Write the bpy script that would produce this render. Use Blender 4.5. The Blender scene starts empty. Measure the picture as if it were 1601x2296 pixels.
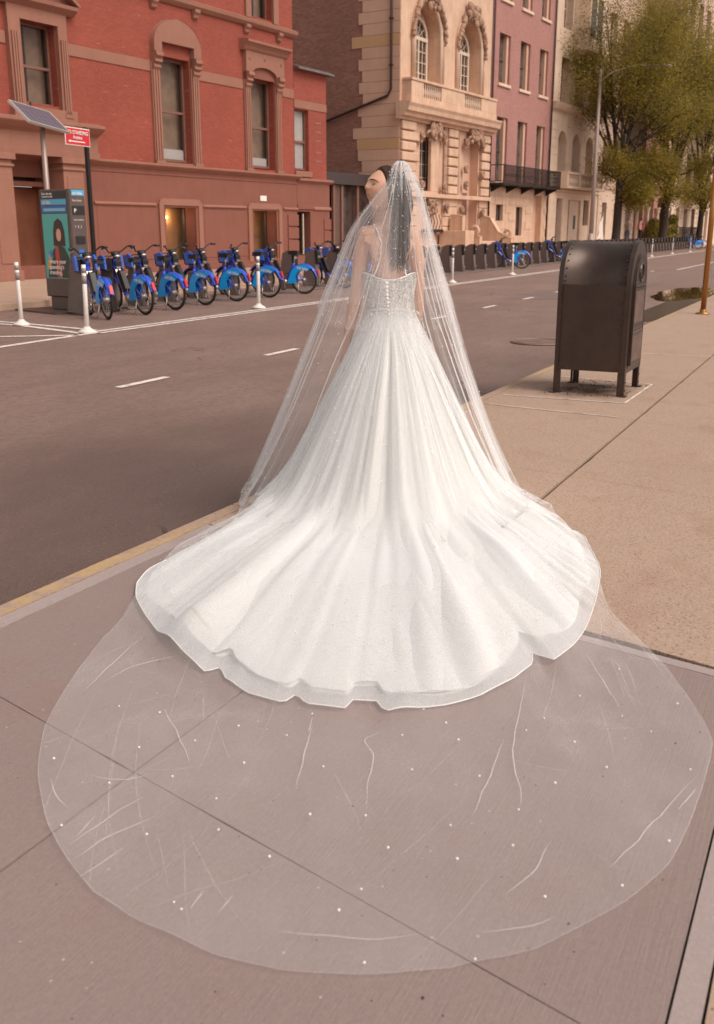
import bpy, bmesh, math, random
from mathutils import Vector, Matrix, noise
from mathutils.geometry import tessellate_polygon
R = math.radians
rnd = random.Random(7)
sc = bpy.context.scene
COL = sc.collection

# ------------------------------------------------------------------ camera, sky, sun, exposure
YAW, PITCH, CAMH = R(26.014), R(15.786), 1.5
cd = bpy.data.cameras.new('camera'); cam = bpy.data.objects.new('camera', cd); COL.objects.link(cam)
fw = Vector((math.cos(YAW)*math.cos(PITCH), math.sin(YAW)*math.cos(PITCH), -math.sin(PITCH)))
cam.location = (0, 0, CAMH); cam.rotation_euler = fw.to_track_quat('-Z', 'Y').to_euler()
cd.sensor_fit = 'VERTICAL'; cd.sensor_height = 36.0; cd.lens = 36.0*2232/2296
cd.clip_start = .05; cd.clip_end = 1500
cd.dof.use_dof = True; cd.dof.focus_distance = 5.3; cd.dof.aperture_fstop = 5.0
sc.camera = cam
w = bpy.data.worlds.new('World'); sc.world = w; w.use_nodes = True
nt = w.node_tree; bg = nt.nodes['Background']
sky = nt.nodes.new('ShaderNodeTexSky'); sky.sky_type = 'NISHITA'; sky.sun_disc = False
SUN_EL, SUN_AZ = R(50), R(262)          # azimuth of the sun in world, counted from +x towards +y
sky.sun_elevation = SUN_EL; sky.sun_rotation = R(90) - SUN_AZ
sky.dust_density = 2.0; sky.ozone_density = .6; sky.air_density = 1.0
bw = nt.nodes.new('ShaderNodeRGBToBW'); mx = nt.nodes.new('ShaderNodeMix'); mx.data_type = 'RGBA'
mx.inputs['Factor'].default_value = .86                                   # cloud cover greys the sky
tint = nt.nodes.new('ShaderNodeMix'); tint.data_type = 'RGBA'; tint.blend_type = 'MULTIPLY'; tint.inputs['Factor'].default_value = 1
tint.inputs['B'].default_value = (1.0, .935, .885, 1)
nt.links.new(sky.outputs[0], bw.inputs[0]); nt.links.new(sky.outputs[0], mx.inputs['A']); nt.links.new(bw.outputs[0], mx.inputs['B'])
nt.links.new(mx.outputs['Result'], tint.inputs['A'])
nt.links.new(tint.outputs['Result'], bg.inputs['Color']); bg.inputs['Strength'].default_value = .15
sd = bpy.data.lights.new('sun', 'SUN'); sd.energy = 1.3; sd.angle = R(40); sd.color = (1, .92, .83)
so = bpy.data.objects.new('sun', sd); COL.objects.link(so)
so.rotation_euler = Vector((-math.cos(SUN_AZ)*math.cos(SUN_EL), -math.sin(SUN_AZ)*math.cos(SUN_EL), -math.sin(SUN_EL))).to_track_quat('-Z', 'Y').to_euler()
sc.view_settings.view_transform = 'Standard'; sc.view_settings.look = 'None'
sc.view_settings.exposure = 0.56; sc.view_settings.gamma = 1.0
sc.render.engine = 'CYCLES'
sc.cycles.transparent_max_bounces = 40; sc.cycles.max_bounces = 6; sc.cycles.diffuse_bounces = 3; sc.cycles.use_denoising = True
try: sc.cycles.denoiser = 'OPENIMAGEDENOISE'
except Exception: pass

# ------------------------------------------------------------------ materials
def srgb(r, g, b):
    f = lambda c: (c/255/12.92) if c/255 <= .04045 else ((c/255+.055)/1.055)**2.4
    return (f(r), f(g), f(b), 1)
class NT:
    def __init__(s, name):
        s.m = bpy.data.materials.new(name); s.m.use_nodes = True; s.t = s.m.node_tree; s.b = s.t.nodes['Principled BSDF']; s.out = s.t.nodes['Material Output']
    def n(s, kind, **kw):
        x = s.t.nodes.new('ShaderNode'+kind)
        for k, v in kw.items():
            if k.startswith('i_'): x.inputs[k[2:].replace('_', ' ')].default_value = v
            else: setattr(x, k, v)
        return x
    def l(s, a, b): s.t.links.new(a, b)
    def coord(s, scale=(1, 1, 1), kind='Object', rot=(0, 0, 0)):
        c = s.n('TexCoord'); m = s.n('Mapping'); m.inputs['Scale'].default_value = scale; m.inputs['Rotation'].default_value = rot; s.l(c.outputs[kind], m.inputs[0]); return m.outputs[0]
    def noise(s, vec, scale, detail=4, rough=.55, lo=None, hi=None):
        n = s.n('TexNoise'); n.inputs['Scale'].default_value = scale; n.inputs['Detail'].default_value = detail; n.inputs['Roughness'].default_value = rough
        if vec is not None: s.l(vec, n.inputs['Vector'])
        o = n.outputs[0]
        if lo is not None:
            r = s.n('MapRange'); r.inputs[1].default_value = lo; r.inputs[2].default_value = hi; s.l(o, r.inputs[0]); o = r.outputs[0]
        return o
    def mix(s, f, a, b, mode='MIX'):
        x = s.n('Mix', data_type='RGBA', blend_type=mode)
        for k, v in (('Factor', f), ('A', a), ('B', b)):
            if isinstance(v, (int, float, tuple)): x.inputs[k].default_value = v
            else: s.l(v, x.inputs[k])
        return x.outputs['Result']
    def math(s, op, a, b=0.0, clamp=False):
        x = s.n('Math', operation=op, use_clamp=clamp)
        for i, v in ((0, a), (1, b)):
            if isinstance(v, (int, float)): x.inputs[i].default_value = v
            else: s.l(v, x.inputs[i])
        return x.outputs[0]
    def bump(s, h, strength=.3, dist=.01):
        b = s.n('Bump'); b.inputs['Strength'].default_value = strength; b.inputs['Distance'].default_value = dist; s.l(h, b.inputs['Height']); s.l(b.outputs[0], s.b.inputs['Normal'])
    def col(s, c):
        if isinstance(c, tuple): s.b.inputs['Base Color'].default_value = c
        else: s.l(c, s.b.inputs['Base Color'])
    def set(s, **k):
        for a, v in k.items(): s.b.inputs[a.replace('_', ' ')].default_value = v
        return s

def simple(name, c, rough=.6, metal=0, var=.12, scale=6, bump=0, spec=.5):
    t = NT(name); v = t.coord()
    n = t.noise(v, scale, 5, .6, .3, .7)
    d = tuple(x*(1-var) for x in c[:3])+(1,); u = tuple(min(1, x*(1+var)) for x in c[:3])+(1,)
    t.col(t.mix(n, d, u)); t.set(Roughness=rough, Metallic=metal); t.b.inputs['Specular IOR Level'].default_value = spec
    if bump: t.bump(t.noise(v, scale*8, 4), bump, .01)
    return t.m

def brick_mat(name, c1, c2, mortar, axis='xz', bw=.215, bh=.067, mort=.008, blotch=None, bstr=.5, vary=.8):
    t = NT(name); v = t.coord(); s = t.n('SeparateXYZ'); t.l(v, s.inputs[0]); c = t.n('CombineXYZ')
    t.l(s.outputs['X' if axis == 'xz' else 'Y'], c.inputs[0]); t.l(s.outputs['Z'], c.inputs[1])
    wob = t.noise(v, 3, 2); ad = t.n('VectorMath', operation='ADD'); cc = t.n('CombineXYZ'); t.l(t.math('MULTIPLY', wob, .012), cc.inputs[1]); t.l(c.outputs[0], ad.inputs[0]); t.l(cc.outputs[0], ad.inputs[1])
    b = t.n('TexBrick', offset=.5, squash=1); t.l(ad.outputs[0], b.inputs['Vector'])
    b.inputs['Color1'].default_value = c1; b.inputs['Color2'].default_value = c2; b.inputs['Mortar'].default_value = mortar
    b.inputs['Scale'].default_value = 1; b.inputs['Mortar Size'].default_value = mort; b.inputs['Mortar Smooth'].default_value = .3
    b.inputs['Brick Width'].default_value = bw; b.inputs['Row Height'].default_value = bh
    big = t.noise(v, .45, 5, .6, .3, .7)
    o = t.mix(t.math('MULTIPLY', big, .5*vary), b.outputs[0], tuple(x*.62 for x in c1[:3])+(1,))
    fine = t.noise(t.coord((1, 1, 3)), 9, 5, .7, .35, .75)
    o = t.mix(t.math('MULTIPLY', fine, .35*vary), o, tuple(min(1, x*1.35+.02) for x in c2[:3])+(1,))
    if blotch:
        bl = t.noise(t.coord((1.0, 1.0, 5)), 2.2, 3, .6, .66, .72)
        o = t.mix(t.math('MULTIPLY', bl, .6), o, blotch)
    t.col(o); t.set(Roughness=.85)
    h = t.math('ADD', t.math('SUBTRACT', 1, b.outputs['Fac']), t.math('MULTIPLY', fine, .6)); t.bump(h, bstr, .008)
    return t.m

def stone_mat(name, c, dirty, amt=.5, streak=.5, bump=.25):
    t = NT(name); v = t.coord()
    a = t.noise(v, 1.3, 6, .62, .35, .7); st = t.noise(t.coord((5, 5, .35)), 1.2, 5, .6, .45, .75); f = t.noise(v, 26, 4, .7, .3, .7)
    o = t.mix(t.math('MULTIPLY', a, amt), c, dirty); o = t.mix(t.math('MULTIPLY', st, streak), o, dirty)
    o = t.mix(t.math('MULTIPLY', f, .25), o, tuple(min(1, x*1.25) for x in c[:3])+(1,))
    t.col(o); t.set(Roughness=.85); t.bump(t.noise(v, 30, 5, .7), bump, .01)
    return t.m

M = {}
M['brick_red'] = brick_mat('red_brick', (.26, .050, .029, 1), (.35, .070, .040, 1), (.24, .072, .048, 1), blotch=(.46, .19, .13, 1), vary=1.15, bstr=.5)
M['brick_dark'] = brick_mat('weathered_brick', (.22, .088, .060, 1), (.36, .165, .115, 1), (.22, .13, .10, 1), axis='yz', blotch=(.42, .25, .18, 1), vary=1.0, bw=.23, bh=.075, bstr=.8)
M['brick_pink'] = brick_mat('pink_brick', (.34, .145, .122, 1), (.43, .19, .16, 1), (.44, .26, .22, 1), blotch=(.55, .27, .22, 1), vary=.5)
M['brownstone'] = stone_mat('brownstone', (.235, .083, .056, 1), (.165, .056, .038, 1), .5, .4)
M['brown_trim'] = stone_mat('brownstone_trim', (.31, .138, .093, 1), (.215, .092, .062, 1), .45, .35)
M['limestone'] = stone_mat('limestone', (.66, .44, .31, 1), (.38, .215, .14, 1), .6, .55)
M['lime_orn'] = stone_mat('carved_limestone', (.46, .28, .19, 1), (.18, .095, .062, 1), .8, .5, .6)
M['limestone_side'] = stone_mat('limestone_return', (.60, .37, .265, 1), (.48, .285, .195, 1), .5, .3)
M['stone_yellow'] = stone_mat('ochre_stone', (.56, .33, .17, 1), (.44, .25, .14, 1), .4, .3)
M['cream'] = stone_mat('cream_stone', (.72, .53, .40, 1), (.50, .33, .24, 1), .45, .4)
M['beige'] = stone_mat('beige_stone', (.62, .43, .33, 1), (.42, .27, .20, 1), .5, .4)
M['brick_far'] = brick_mat('far_brick', (.42, .18, .14, 1), (.49, .22, .17, 1), (.50, .31, .25, 1), vary=.6)
M['frame_brown'] = simple('brown_window_frame', (.20, .09, .065, 1), .5)
M['frame_white'] = simple('cream_window_frame', (.68, .52, .40, 1), .55)
M['frame_dark'] = simple('dark_window_frame', (.06, .045, .04, 1), .5)
M['iron'] = simple('black_iron', (.028, .018, .016, 1), .55, .3)
M['pipe'] = simple('dark_drainpipe', (.06, .03, .026, 1), .5, .3)
M['blind_white'] = simple('white_blind', (.80, .72, .68, 1), .8, var=.05)
M['curtain'] = simple('beige_curtain', (.40, .24, .15, 1), .9, var=.2, scale=3)
M['wood_warm'] = simple('warm_lit_wall', (.55, .26, .09, 1), .8, var=.15, scale=2)
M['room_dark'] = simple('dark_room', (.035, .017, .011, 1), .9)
M['metal_edge'] = simple('coping_metal', (.20, .16, .15, 1), .45, .4, var=.3, scale=4)
def glass_mat(name, c=(.03, .022, .018, 1), alpha=.35, rough=.04):
    t = NT(name); t.col(c); t.set(Roughness=rough); t.b.inputs['Specular IOR Level'].default_value = .6
    tr = t.n('BsdfTransparent'); mxs = t.n('MixShader'); mxs.inputs[0].default_value = alpha
    t.l(tr.outputs[0], mxs.inputs[1]); t.l(t.b.outputs[0], mxs.inputs[2]); t.l(mxs.outputs[0], t.out.inputs[0])
    return t.m
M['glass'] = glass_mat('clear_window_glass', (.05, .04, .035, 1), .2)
def dglass(name, c, rough=.06):
    t = NT(name); v = t.coord(); n = t.noise(v, 1.1, 3, .6, .4, .62); t.col(t.mix(n, c, tuple(x*2.6 for x in c[:3])+(1,))); t.set(Roughness=rough); return t.m
M['dark_glass'] = dglass('dark_window_glass', (.03, .02, .018, 1))
M['grey_glass'] = dglass('curtained_window_glass', (.050, .040, .036, 1))
def emis(name, c, e):
    t = NT(name); t.col(c); t.b.inputs['Emission Color'].default_value = c; t.b.inputs['Emission Strength'].default_value = e; return t.m
M['bulb'] = emis('lit_bulb', (1, .72, .42, 1), 7)

# ------------------------------------------------------------------ mesh helpers
class MB:
    """collects faces, then links them as ONE mesh object"""
    def __init__(s): s.v = []; s.f = []; s.mi = []; s.cur = 0; s.sm = []; s.smooth = False
    def add(s, vs, fs):
        o = len(s.v); s.v += [tuple(p) for p in vs]
        for f in fs: s.f.append(tuple(i+o for i in f)); s.mi.append(s.cur); s.sm.append(s.smooth)
        return s
    def box(s, x0, x1, y0, y1, z0, z1):
        return s.add([(x0, y0, z0), (x1, y0, z0), (x1, y1, z0), (x0, y1, z0), (x0, y0, z1), (x1, y0, z1), (x1, y1, z1), (x0, y1, z1)],
                     [(0, 3, 2, 1), (4, 5, 6, 7), (0, 1, 5, 4), (1, 2, 6, 5), (2, 3, 7, 6), (3, 0, 4, 7)])
    def prism(s, poly, axis, a, b):
        """poly: 2D points; axis 'x' -> (y,z), 'y' -> (x,z), 'z' -> (x,y); extruded from a to b"""
        def P(p, t): return (t, p[0], p[1]) if axis == 'x' else (p[0], t, p[1]) if axis == 'y' else (p[0], p[1], t)
        n = len(poly); vs = [P(p, a) for p in poly]+[P(p, b) for p in poly]
        tri = tessellate_polygon([[Vector((p[0], p[1], 0)) for p in poly]])
        fs = [tuple(t) for t in tri]+[tuple(i+n for i in reversed(t)) for t in tri]
        fs += [(i, (i+1) % n, (i+1) % n+n, i+n) for i in range(n)]
        return s.add(vs, fs)
    def tube(s, pts, r, n=8, r2=None, cap=True):
        pts = [Vector(p) for p in pts]; k = len(pts); vs = []; fs = []
        rs = r if isinstance(r, (list, tuple)) else [r+(0 if r2 is None else (r2-r)*i/max(1, k-1)) for i in range(k)]
        up = Vector((0, 0, 1)); prev = None
        for i, p in enumerate(pts):
            d = (pts[min(i+1, k-1)]-pts[max(i-1, 0)])
            d = d.normalized() if d.length > 1e-9 else Vector((0, 0, 1))
            a = prev if prev is not None else (Vector((1, 0, 0)) if abs(d.z) > .9 else up)
            x = a-d*a.dot(d)
            if x.length < 1e-6: x = d.orthogonal()
            x.normalize(); y = d.cross(x); prev = x
            vs += [tuple(p+(x*math.cos(2*math.pi*j/n)+y*math.sin(2*math.pi*j/n))*rs[i]) for j in range(n)]
        for i in range(k-1):
            for j in range(n): fs.append((i*n+j, i*n+(j+1) % n, (i+1)*n+(j+1) % n, (i+1)*n+j))
        if cap: fs.append(tuple(reversed(range(n)))); fs.append(tuple(range((k-1)*n, k*n)))
        o = s.smooth; s.smooth = n > 5; s.add(vs, fs); s.smooth = o; return s
    def ring(s, c, R_, r, n=28, m=6, axis='x', a0=0, a1=2*math.pi):
        full = abs(a1-a0-2*math.pi) < 1e-6; k = n if full else n+1; pts = []
        for i in range(k):
            a = a0+(a1-a0)*i/n; q = (math.cos(a)*R_, math.sin(a)*R_)
            pts.append(Vector(c)+(Vector((0, q[0], q[1])) if axis == 'x' else Vector((q[0], 0, q[1])) if axis == 'y' else Vector((q[0], q[1], 0))))
        if full: pts.append(pts[0])
        return s.tube(pts, r, m, cap=not full)
    def ball(s, c, r, n=8, m=6, sc_=(1, 1, 1)):
        vs = [(c[0], c[1], c[2]-r*sc_[2])]; fs = []
        for i in range(1, m):
            t = -math.pi/2+math.pi*i/m
            for j in range(n):
                a = 2*math.pi*j/n; vs.append((c[0]+r*sc_[0]*math.cos(t)*math.cos(a), c[1]+r*sc_[1]*math.cos(t)*math.sin(a), c[2]+r*sc_[2]*math.sin(t)))
        vs.append((c[0], c[1], c[2]+r*sc_[2])); L = len(vs)-1
        for j in range(n): fs.append((0, 1+(j+1) % n, 1+j)); fs.append((L, L-n+j, L-n+(j+1) % n))
        for i in range(m-2):
            for j in range(n): a = 1+i*n; fs.append((a+j, a+(j+1) % n, a+n+(j+1) % n, a+n+j))
        o = s.smooth; s.smooth = True; s.add(vs, fs); s.smooth = o; return s
    def mesh(s, name, mats):
        me = bpy.data.meshes.new(name); me.from_pydata(s.v, [], s.f)
        for m in (mats if isinstance(mats, (list, tuple)) else [mats]): me.materials.append(m)
        me.polygons.foreach_set('material_index', s.mi); me.polygons.foreach_set('use_smooth', s.sm); me.update()
        return me
    def build(s, name, mats, parent=None, loc=(0, 0, 0), bevel=0, rot=None):
        me = s.mesh(name, mats); o = bpy.data.objects.new(name, me); COL.objects.link(o)
        if parent: o.parent = parent
        o.location = loc
        if rot: o.rotation_euler = rot
        if bevel:
            b = o.modifiers.new('bevel', 'BEVEL'); b.width = bevel; b.segments = 1; b.limit_method = 'ANGLE'
        return o
def tag(o, label=None, cat=None, group=None, kind=None):
    if label: o['label'] = label
    if cat: o['category'] = cat
    if group: o['group'] = group
    if kind: o['kind'] = kind
    return o
def empty(name, loc=(0, 0, 0), rz=0, **k):
    o = bpy.data.objects.new(name, None); COL.objects.link(o); o.location = loc; o.rotation_euler = (0, 0, rz); o.empty_display_size = .2
    return tag(o, **k)
def kids(o): return [c for c in COL.objects if c.parent == o]
def copy_tree(o, parent=None, cache=None):
    if cache is None:
        cache = {}
        for c in COL.objects:
            if c.parent: cache.setdefault(c.parent.name, []).append(c)
    c = o.copy(); COL.objects.link(c)
    if parent: c.parent = parent
    for ch in cache.get(o.name, []): copy_tree(ch, c, cache)
    return c
def inst(me, name, parent, loc=(0, 0, 0), rot=(0, 0, 0), scale=(1, 1, 1)):
    o = bpy.data.objects.new(name, me); COL.objects.link(o); o.parent = parent; o.location = loc; o.rotation_euler = rot; o.scale = scale; return o
def text_mesh(txt, size, mat, align='LEFT', extrude=.0015, bold=False):
    cu = bpy.data.curves.new('lettering', 'FONT'); cu.body = txt; cu.size = size; cu.align_x = align; cu.extrude = extrude
    if bold: cu.offset = size*.018
    o = bpy.data.objects.new('lettering', cu); COL.objects.link(o); dg = bpy.context.evaluated_depsgraph_get(); dg.update()
    me = bpy.data.meshes.new_from_object(o.evaluated_get(dg)); bpy.data.objects.remove(o); me.materials.clear(); me.materials.append(mat); return me

# ------------------------------------------------------------------ ground, road, pavements
def asphalt(name, base, dark, patchy=.5, gutter=False):
    t = NT(name); v = t.coord()
    big = t.noise(v, .35, 5, .6, .35, .68); mid = t.noise(t.coord((.5, 2.2, 1)), 1.1, 5, .65, .45, .7); f = t.noise(v, 170, 3, .7, .25, .8); g = t.noise(v, 38, 4, .7, .4, .75)
    o = t.mix(big, base, dark); o = t.mix(t.math('MULTIPLY', mid, .8*patchy), o, tuple(x*.62 for x in dark[:3])+(1,))
    vo = t.n('TexVoronoi'); t.l(v, vo.inputs['Vector']); vo.inputs['Scale'].default_value = 95
    sp = t.n('MapRange'); sp.inputs[1].default_value = .0; sp.inputs[2].default_value = .32; sp.inputs[3].default_value = 1; sp.inputs[4].default_value = 0; t.l(vo.outputs['Distance'], sp.inputs[0])
    wn = t.n('TexWhiteNoise'); t.l(vo.outputs['Position'], wn.inputs[0]); lit = t.math('MULTIPLY', sp.outputs[0], t.math('GREATER_THAN', wn.outputs[0], .72))
    o = t.mix(t.math('MULTIPLY', lit, .35), o, (.42, .32, .27, 1)); o = t.mix(t.math('MULTIPLY', f, .6), o, tuple(x*.42 for x in dark[:3])+(1,))
    if gutter:
        s = t.n('SeparateXYZ'); t.l(v, s.inputs[0]); wob = t.math('MULTIPLY', t.math('SUBTRACT', t.noise(t.coord((.6, 1, 1)), .8, 6, .65), .5), 5.0)
        yy = t.math('ADD', t.math('ADD', s.outputs['Y'], wob), t.math('MULTIPLY', s.outputs['X'], .22)); mr = t.n('MapRange', interpolation_type='SMOOTHSTEP'); mr.inputs[1].default_value = 7.4; mr.inputs[2].default_value = 4.2; t.l(yy, mr.inputs[0])
        o = t.mix(t.math('MULTIPLY', mr.outputs[0], .72), o, t.mix(f, (.085, .055, .048, 1), (.135, .09, .078, 1)))
    pt = t.noise(v, 1.6, 6, .75, .50, .66); o = t.mix(t.math('MULTIPLY', pt, .45), o, tuple(x*.66 for x in dark[:3])+(1,)); c1_ = t.noise(v, 15, 6, .95, .46, .60); o = t.mix(t.math('MULTIPLY', c1_, .62), o, tuple(x*.45 for x in dark[:3])+(1,)); c3_ = t.noise(v, 55, 3, .9, .60, .70); o = t.mix(t.math('MULTIPLY', c3_, .6), o, (.60, .44, .38, 1)); c4_ = t.noise(v, 6, 6, .9, .48, .60); o = t.mix(t.math('MULTIPLY', c4_, .28), o, tuple(x*.5 for x in dark[:3])+(1,))
    vc = t.n('TexVoronoi', feature='DISTANCE_TO_EDGE'); wv_ = t.n('VectorMath', operation='ADD'); nz_ = t.n('TexNoise'); nz_.inputs['Scale'].default_value = 1.5; t.l(v, nz_.inputs['Vector']); t.l(v, wv_.inputs[0]); t.l(nz_.outputs[1], wv_.inputs[1]); t.l(wv_.outputs[0], vc.inputs['Vector']); vc.inputs['Scale'].default_value = .22
    ck = t.math('MULTIPLY', t.math('LESS_THAN', vc.outputs['Distance'], .0035), t.noise(v, .6, 3, .6, .5, .6)); o = t.mix(t.math('MULTIPLY', ck, .7), o, (.03, .02, .017, 1))
    t.col(o); t.set(Roughness=.62); t.b.inputs['Specular IOR Level'].default_value = .45
    t.bump(t.math('ADD', f, g), .7, .01); return t.m
M['asphalt'] = asphalt('asphalt', (.44, .285, .232, 1), (.33, .208, .168, 1), gutter=True)
M['asphalt_dark'] = asphalt('fresh_asphalt', (.115, .072, .062, 1), (.085, .053, .046, 1), .8)
def concrete(name, c, stain, agg=.0, brush=0, rough=.85):
    t = NT(name); v = t.coord(kind='Object')
    big = t.noise(v, .9, 6, .6, .38, .7); st = t.noise(v, 2.6, 4, .55, .56, .72); f = t.noise(v, 210, 3, .7, .3, .75)
    o = t.mix(t.math('MULTIPLY', big, .45), c, tuple(x*.80 for x in c[:3])+(1,))
    o = t.mix(t.math('MULTIPLY', st, .6), o, stain)
    o = t.mix(t.math('MULTIPLY', f, .38 if not agg else .5), o, tuple(x*.55 for x in c[:3])+(1,))
    gr = t.noise(v, 420, 2, .8, .35, .65); o = t.mix(t.math('MULTIPLY', gr, .30), o, tuple(min(1, x*1.45) for x in c[:3])+(1,)); rs = t.noise(v, 1.7, 5, .7, .55, .75); o = t.mix(t.math('MULTIPLY', rs, .35), o, (.33, .165, .13, 1))
    cg = t.noise(v, 62, 4, .85, .38, .62); o = t.mix(t.math('MULTIPLY', cg, .42 if agg else .30), o, tuple(x*.62 for x in c[:3])+(1,)); c2_ = t.noise(v, 24, 5, .8, .58, .72); o = t.mix(t.math('MULTIPLY', c2_, .22), o, tuple(min(1, x*1.4) for x in c[:3])+(1,))
    h = f
    for scl, keep, colr, amt in ((60, .975, (.05, .03, .025, 1), .8), (52, .975, (.68, .58, .52, 1), .6)):
        vo = t.n('TexVoronoi'); t.l(v, vo.inputs['Vector']); vo.inputs['Scale'].default_value = scl
        wn = t.n('TexWhiteNoise'); t.l(vo.outputs['Position'], wn.inputs[0])
        m = t.math('MULTIPLY', t.math('GREATER_THAN', wn.outputs[0], keep), t.math('LESS_THAN', vo.outputs['Distance'], .16))
        o = t.mix(t.math('MULTIPLY', m, amt), o, colr)
    if agg:
        vo = t.n('TexVoronoi'); t.l(v, vo.inputs['Vector']); vo.inputs['Scale'].default_value = 120
        wn = t.n('TexWhiteNoise'); t.l(vo.outputs['Position'], wn.inputs[0])
        m = t.math('MULTIPLY', t.math('GREATER_THAN', wn.outputs[0], .80), t.math('LESS_THAN', vo.outputs['Distance'], .42))
        o = t.mix(t.math('MULTIPLY', m, agg), o, (.16, .085, .055, 1))
        m2 = t.math('MULTIPLY', t.math('LESS_THAN', wn.outputs[0], .10), t.math('LESS_THAN', vo.outputs['Distance'], .35))
        o = t.mix(t.math('MULTIPLY', m2, .6), o, (.66, .52, .43, 1)); h = t.math('SUBTRACT', f, m)
    if brush:
        b = t.noise(t.coord((3, 110, 1)), 1.5, 3, .7, .3, .7); h = t.math('ADD', h, t.math('MULTIPLY', b, brush)); o = t.mix(t.math('MULTIPLY', b, .10), o, tuple(x*.6 for x in c[:3])+(1,))
    t.col(o); t.set(Roughness=rough); t.b.inputs['Specular IOR Level'].default_value = .35; t.bump(h, .35, .003 if not agg else .005); return t.m
M['conc_new'] = concrete('brushed_concrete', (.305, .226, .203, 1), (.30, .17, .145, 1), brush=1)
M['conc_old'] = concrete('exposed_aggregate_concrete', (.48, .33, .245, 1), (.36, .19, .12, 1), agg=.75)
M['conc_strip'] = concrete('smooth_concrete_strip', (.40, .315, .29, 1), (.33, .22, .19, 1))
M['conc_far'] = concrete('far_pavement_concrete', (.50, .33, .24, 1), (.36, .2, .14, 1))
M['joint'] = simple('joint_dirt', (.032, .02, .016, 1), .95)
def kerb_mat():
    t = NT('painted_kerb'); v = t.coord(); n = t.noise(v, 7, 7, .9, .45, .53)
    s = t.n('SeparateXYZ'); t.l(v, s.inputs[0])
    wv = t.noise(t.coord((.55, 0, 0)), 1.0, 1, .5, .40, .52)
    paint = t.math('MULTIPLY', n, t.math('ADD', t.math('MULTIPLY', wv, .62), .16))
    o = t.mix(t.noise(v, 30, 4, .7, .3, .7), (.44, .31, .235, 1), (.30, .20, .15, 1)); o = t.mix(paint, o, (.50, .325, .15, 1))
    t.col(o); t.set(Roughness=.8); t.bump(t.noise(v, 40, 5, .7), .5, .006); return t.m
M['kerb'] = kerb_mat()
def paint_mat(name, c, wear=.5):
    t = NT(name); v = t.coord(); n = t.noise(v, 9, 6, .75, .50, .62)
    t.col(t.mix(t.math('MULTIPLY', n, wear), c, (.19, .13, .11, 1))); t.set(Roughness=.7); return t.m
M['road_white'] = paint_mat('road_paint_white', (.84, .73, .66, 1), .6)
M['chalk'] = paint_mat('thin_white_paint', (.78, .66, .58, 1), .8)

b = MB(); b.add([(-400, -400, -.03), (600, -400, -.03), (600, 500, -.03), (-400, 500, -.03)], [(0, 1, 2, 3)]); tag(b.build('ground', M['asphalt']), kind='structure')
b = MB(); b.add([(-40, 2.74, 0), (240, 2.74, 0), (240, 15.0, 0), (-40, 15.0, 0)], [(0, 1, 2, 3)]); road = tag(b.build('road', M['asphalt']), kind='structure')
# newer, darker asphalt along the near gutter and a long trench patch
def strip(name, poly, z, mat, parent): b = MB(); b.add([(x, y, z) for x, y in poly], [tuple(range(len(poly)))]); return b.build(name, mat, parent)
edge = [(x, 4.3+.28*noise.noise(Vector((x*.9, 1, 0)))+max(0, (x-5))*.02) for x in [i*.35-6 for i in range(60)]]
strip('asphalt_patch', [(22, 7.3), (30, 7.1), (31, 5.0), (23, 5.2)], .004, asphalt('pale_road_repair', (.36, .25, .22, 1), (.28, .19, .165, 1), .3), road)
def line_poly(x0, y0, x1, y1, wd, z=.008, name='lane_line', mat=None, sub=None):
    d = Vector((x1-x0, y1-y0)).normalized(); n = Vector((-d.y, d.x))*wd/2
    return strip(name, [(x0-n.x, y0-n.y), (x1-n.x, y1-n.y), (x1+n.x, y1+n.y), (x0+n.x, y0+n.y)], z, mat or M['road_white'], road)
ly = lambda x: 10.30+.0065*(x-12)
line_poly(9.0, 10.07, 12.1, 10.30, .13)
for dy in (-.10, .11): line_poly(12.0, ly(12)+dy, 92, ly(92)+dy, .11)
line_poly(12.33, 10.55, 12.72, 12.45, .11); line_poly(12.72, 12.45, 12.95, 13.9, .11)
line_poly(11.85, 10.42, 12.40, 12.1, .13); line_poly(12.40, 12.1, 12.62, 13.5, .13); line_poly(11.6, 10.26, 10.9, 11.2, .12); line_poly(10.9, 11.2, 10.2, 12.1, .12)
k = 0; x = 7.78
while x < 40:
    line_poly(x, 6.43+.018*(x-8), x+.82, 6.43+.018*(x+.8-8), .10); x += 2.9
line_poly(42, 6.4, 64, 6.3, .12)
# puddle in the gutter, manhole cover
t = NT('puddle_water'); t.col((.030, .018, .014, 1)); t.set(Roughness=.02); t.b.inputs['Specular IOR Level'].default_value = .8; M['water'] = t.m
def blob(cx, cy, rx, ry, seed, n=40): return [(cx+rx*math.cos(a)*(1+.22*noise.noise(Vector((math.cos(a)*1.5, math.sin(a)*1.5, seed)))), cy+ry*math.sin(a)*(1+.3*noise.noise(Vector((math.cos(a)*2, math.sin(a)*2, seed+5))))) for a in [2*math.pi*i/n for i in range(n)]]
tag(strip('puddle', blob(26.2, 3.75, 3.0, .66, 1), .012, M['water'], None), 'dark rain puddle in the gutter beyond the golden pole', 'puddle')
t = NT('damp_asphalt'); t.col((.085, .056, .05, 1)); t.set(Roughness=.25); M['damp'] = t.m
strip('wet_patch', blob(22.5, 3.25, 5.2, .40, 7), .008, M['damp'], road)
mh = empty('manhole_cover', (13.65, 3.85, .006), label='round iron manhole cover in the road left of the mailbox', cat='manhole cover')
M['iron_cover'] = simple('rusty_cast_iron', (.23, .145, .12, 1), .5, .3, var=.3)
b = MB(); b.prism([(.36*math.cos(a), .36*math.sin(a)) for a in [i*math.pi/16 for i in range(32)]], 'z', 0, .006)
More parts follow.
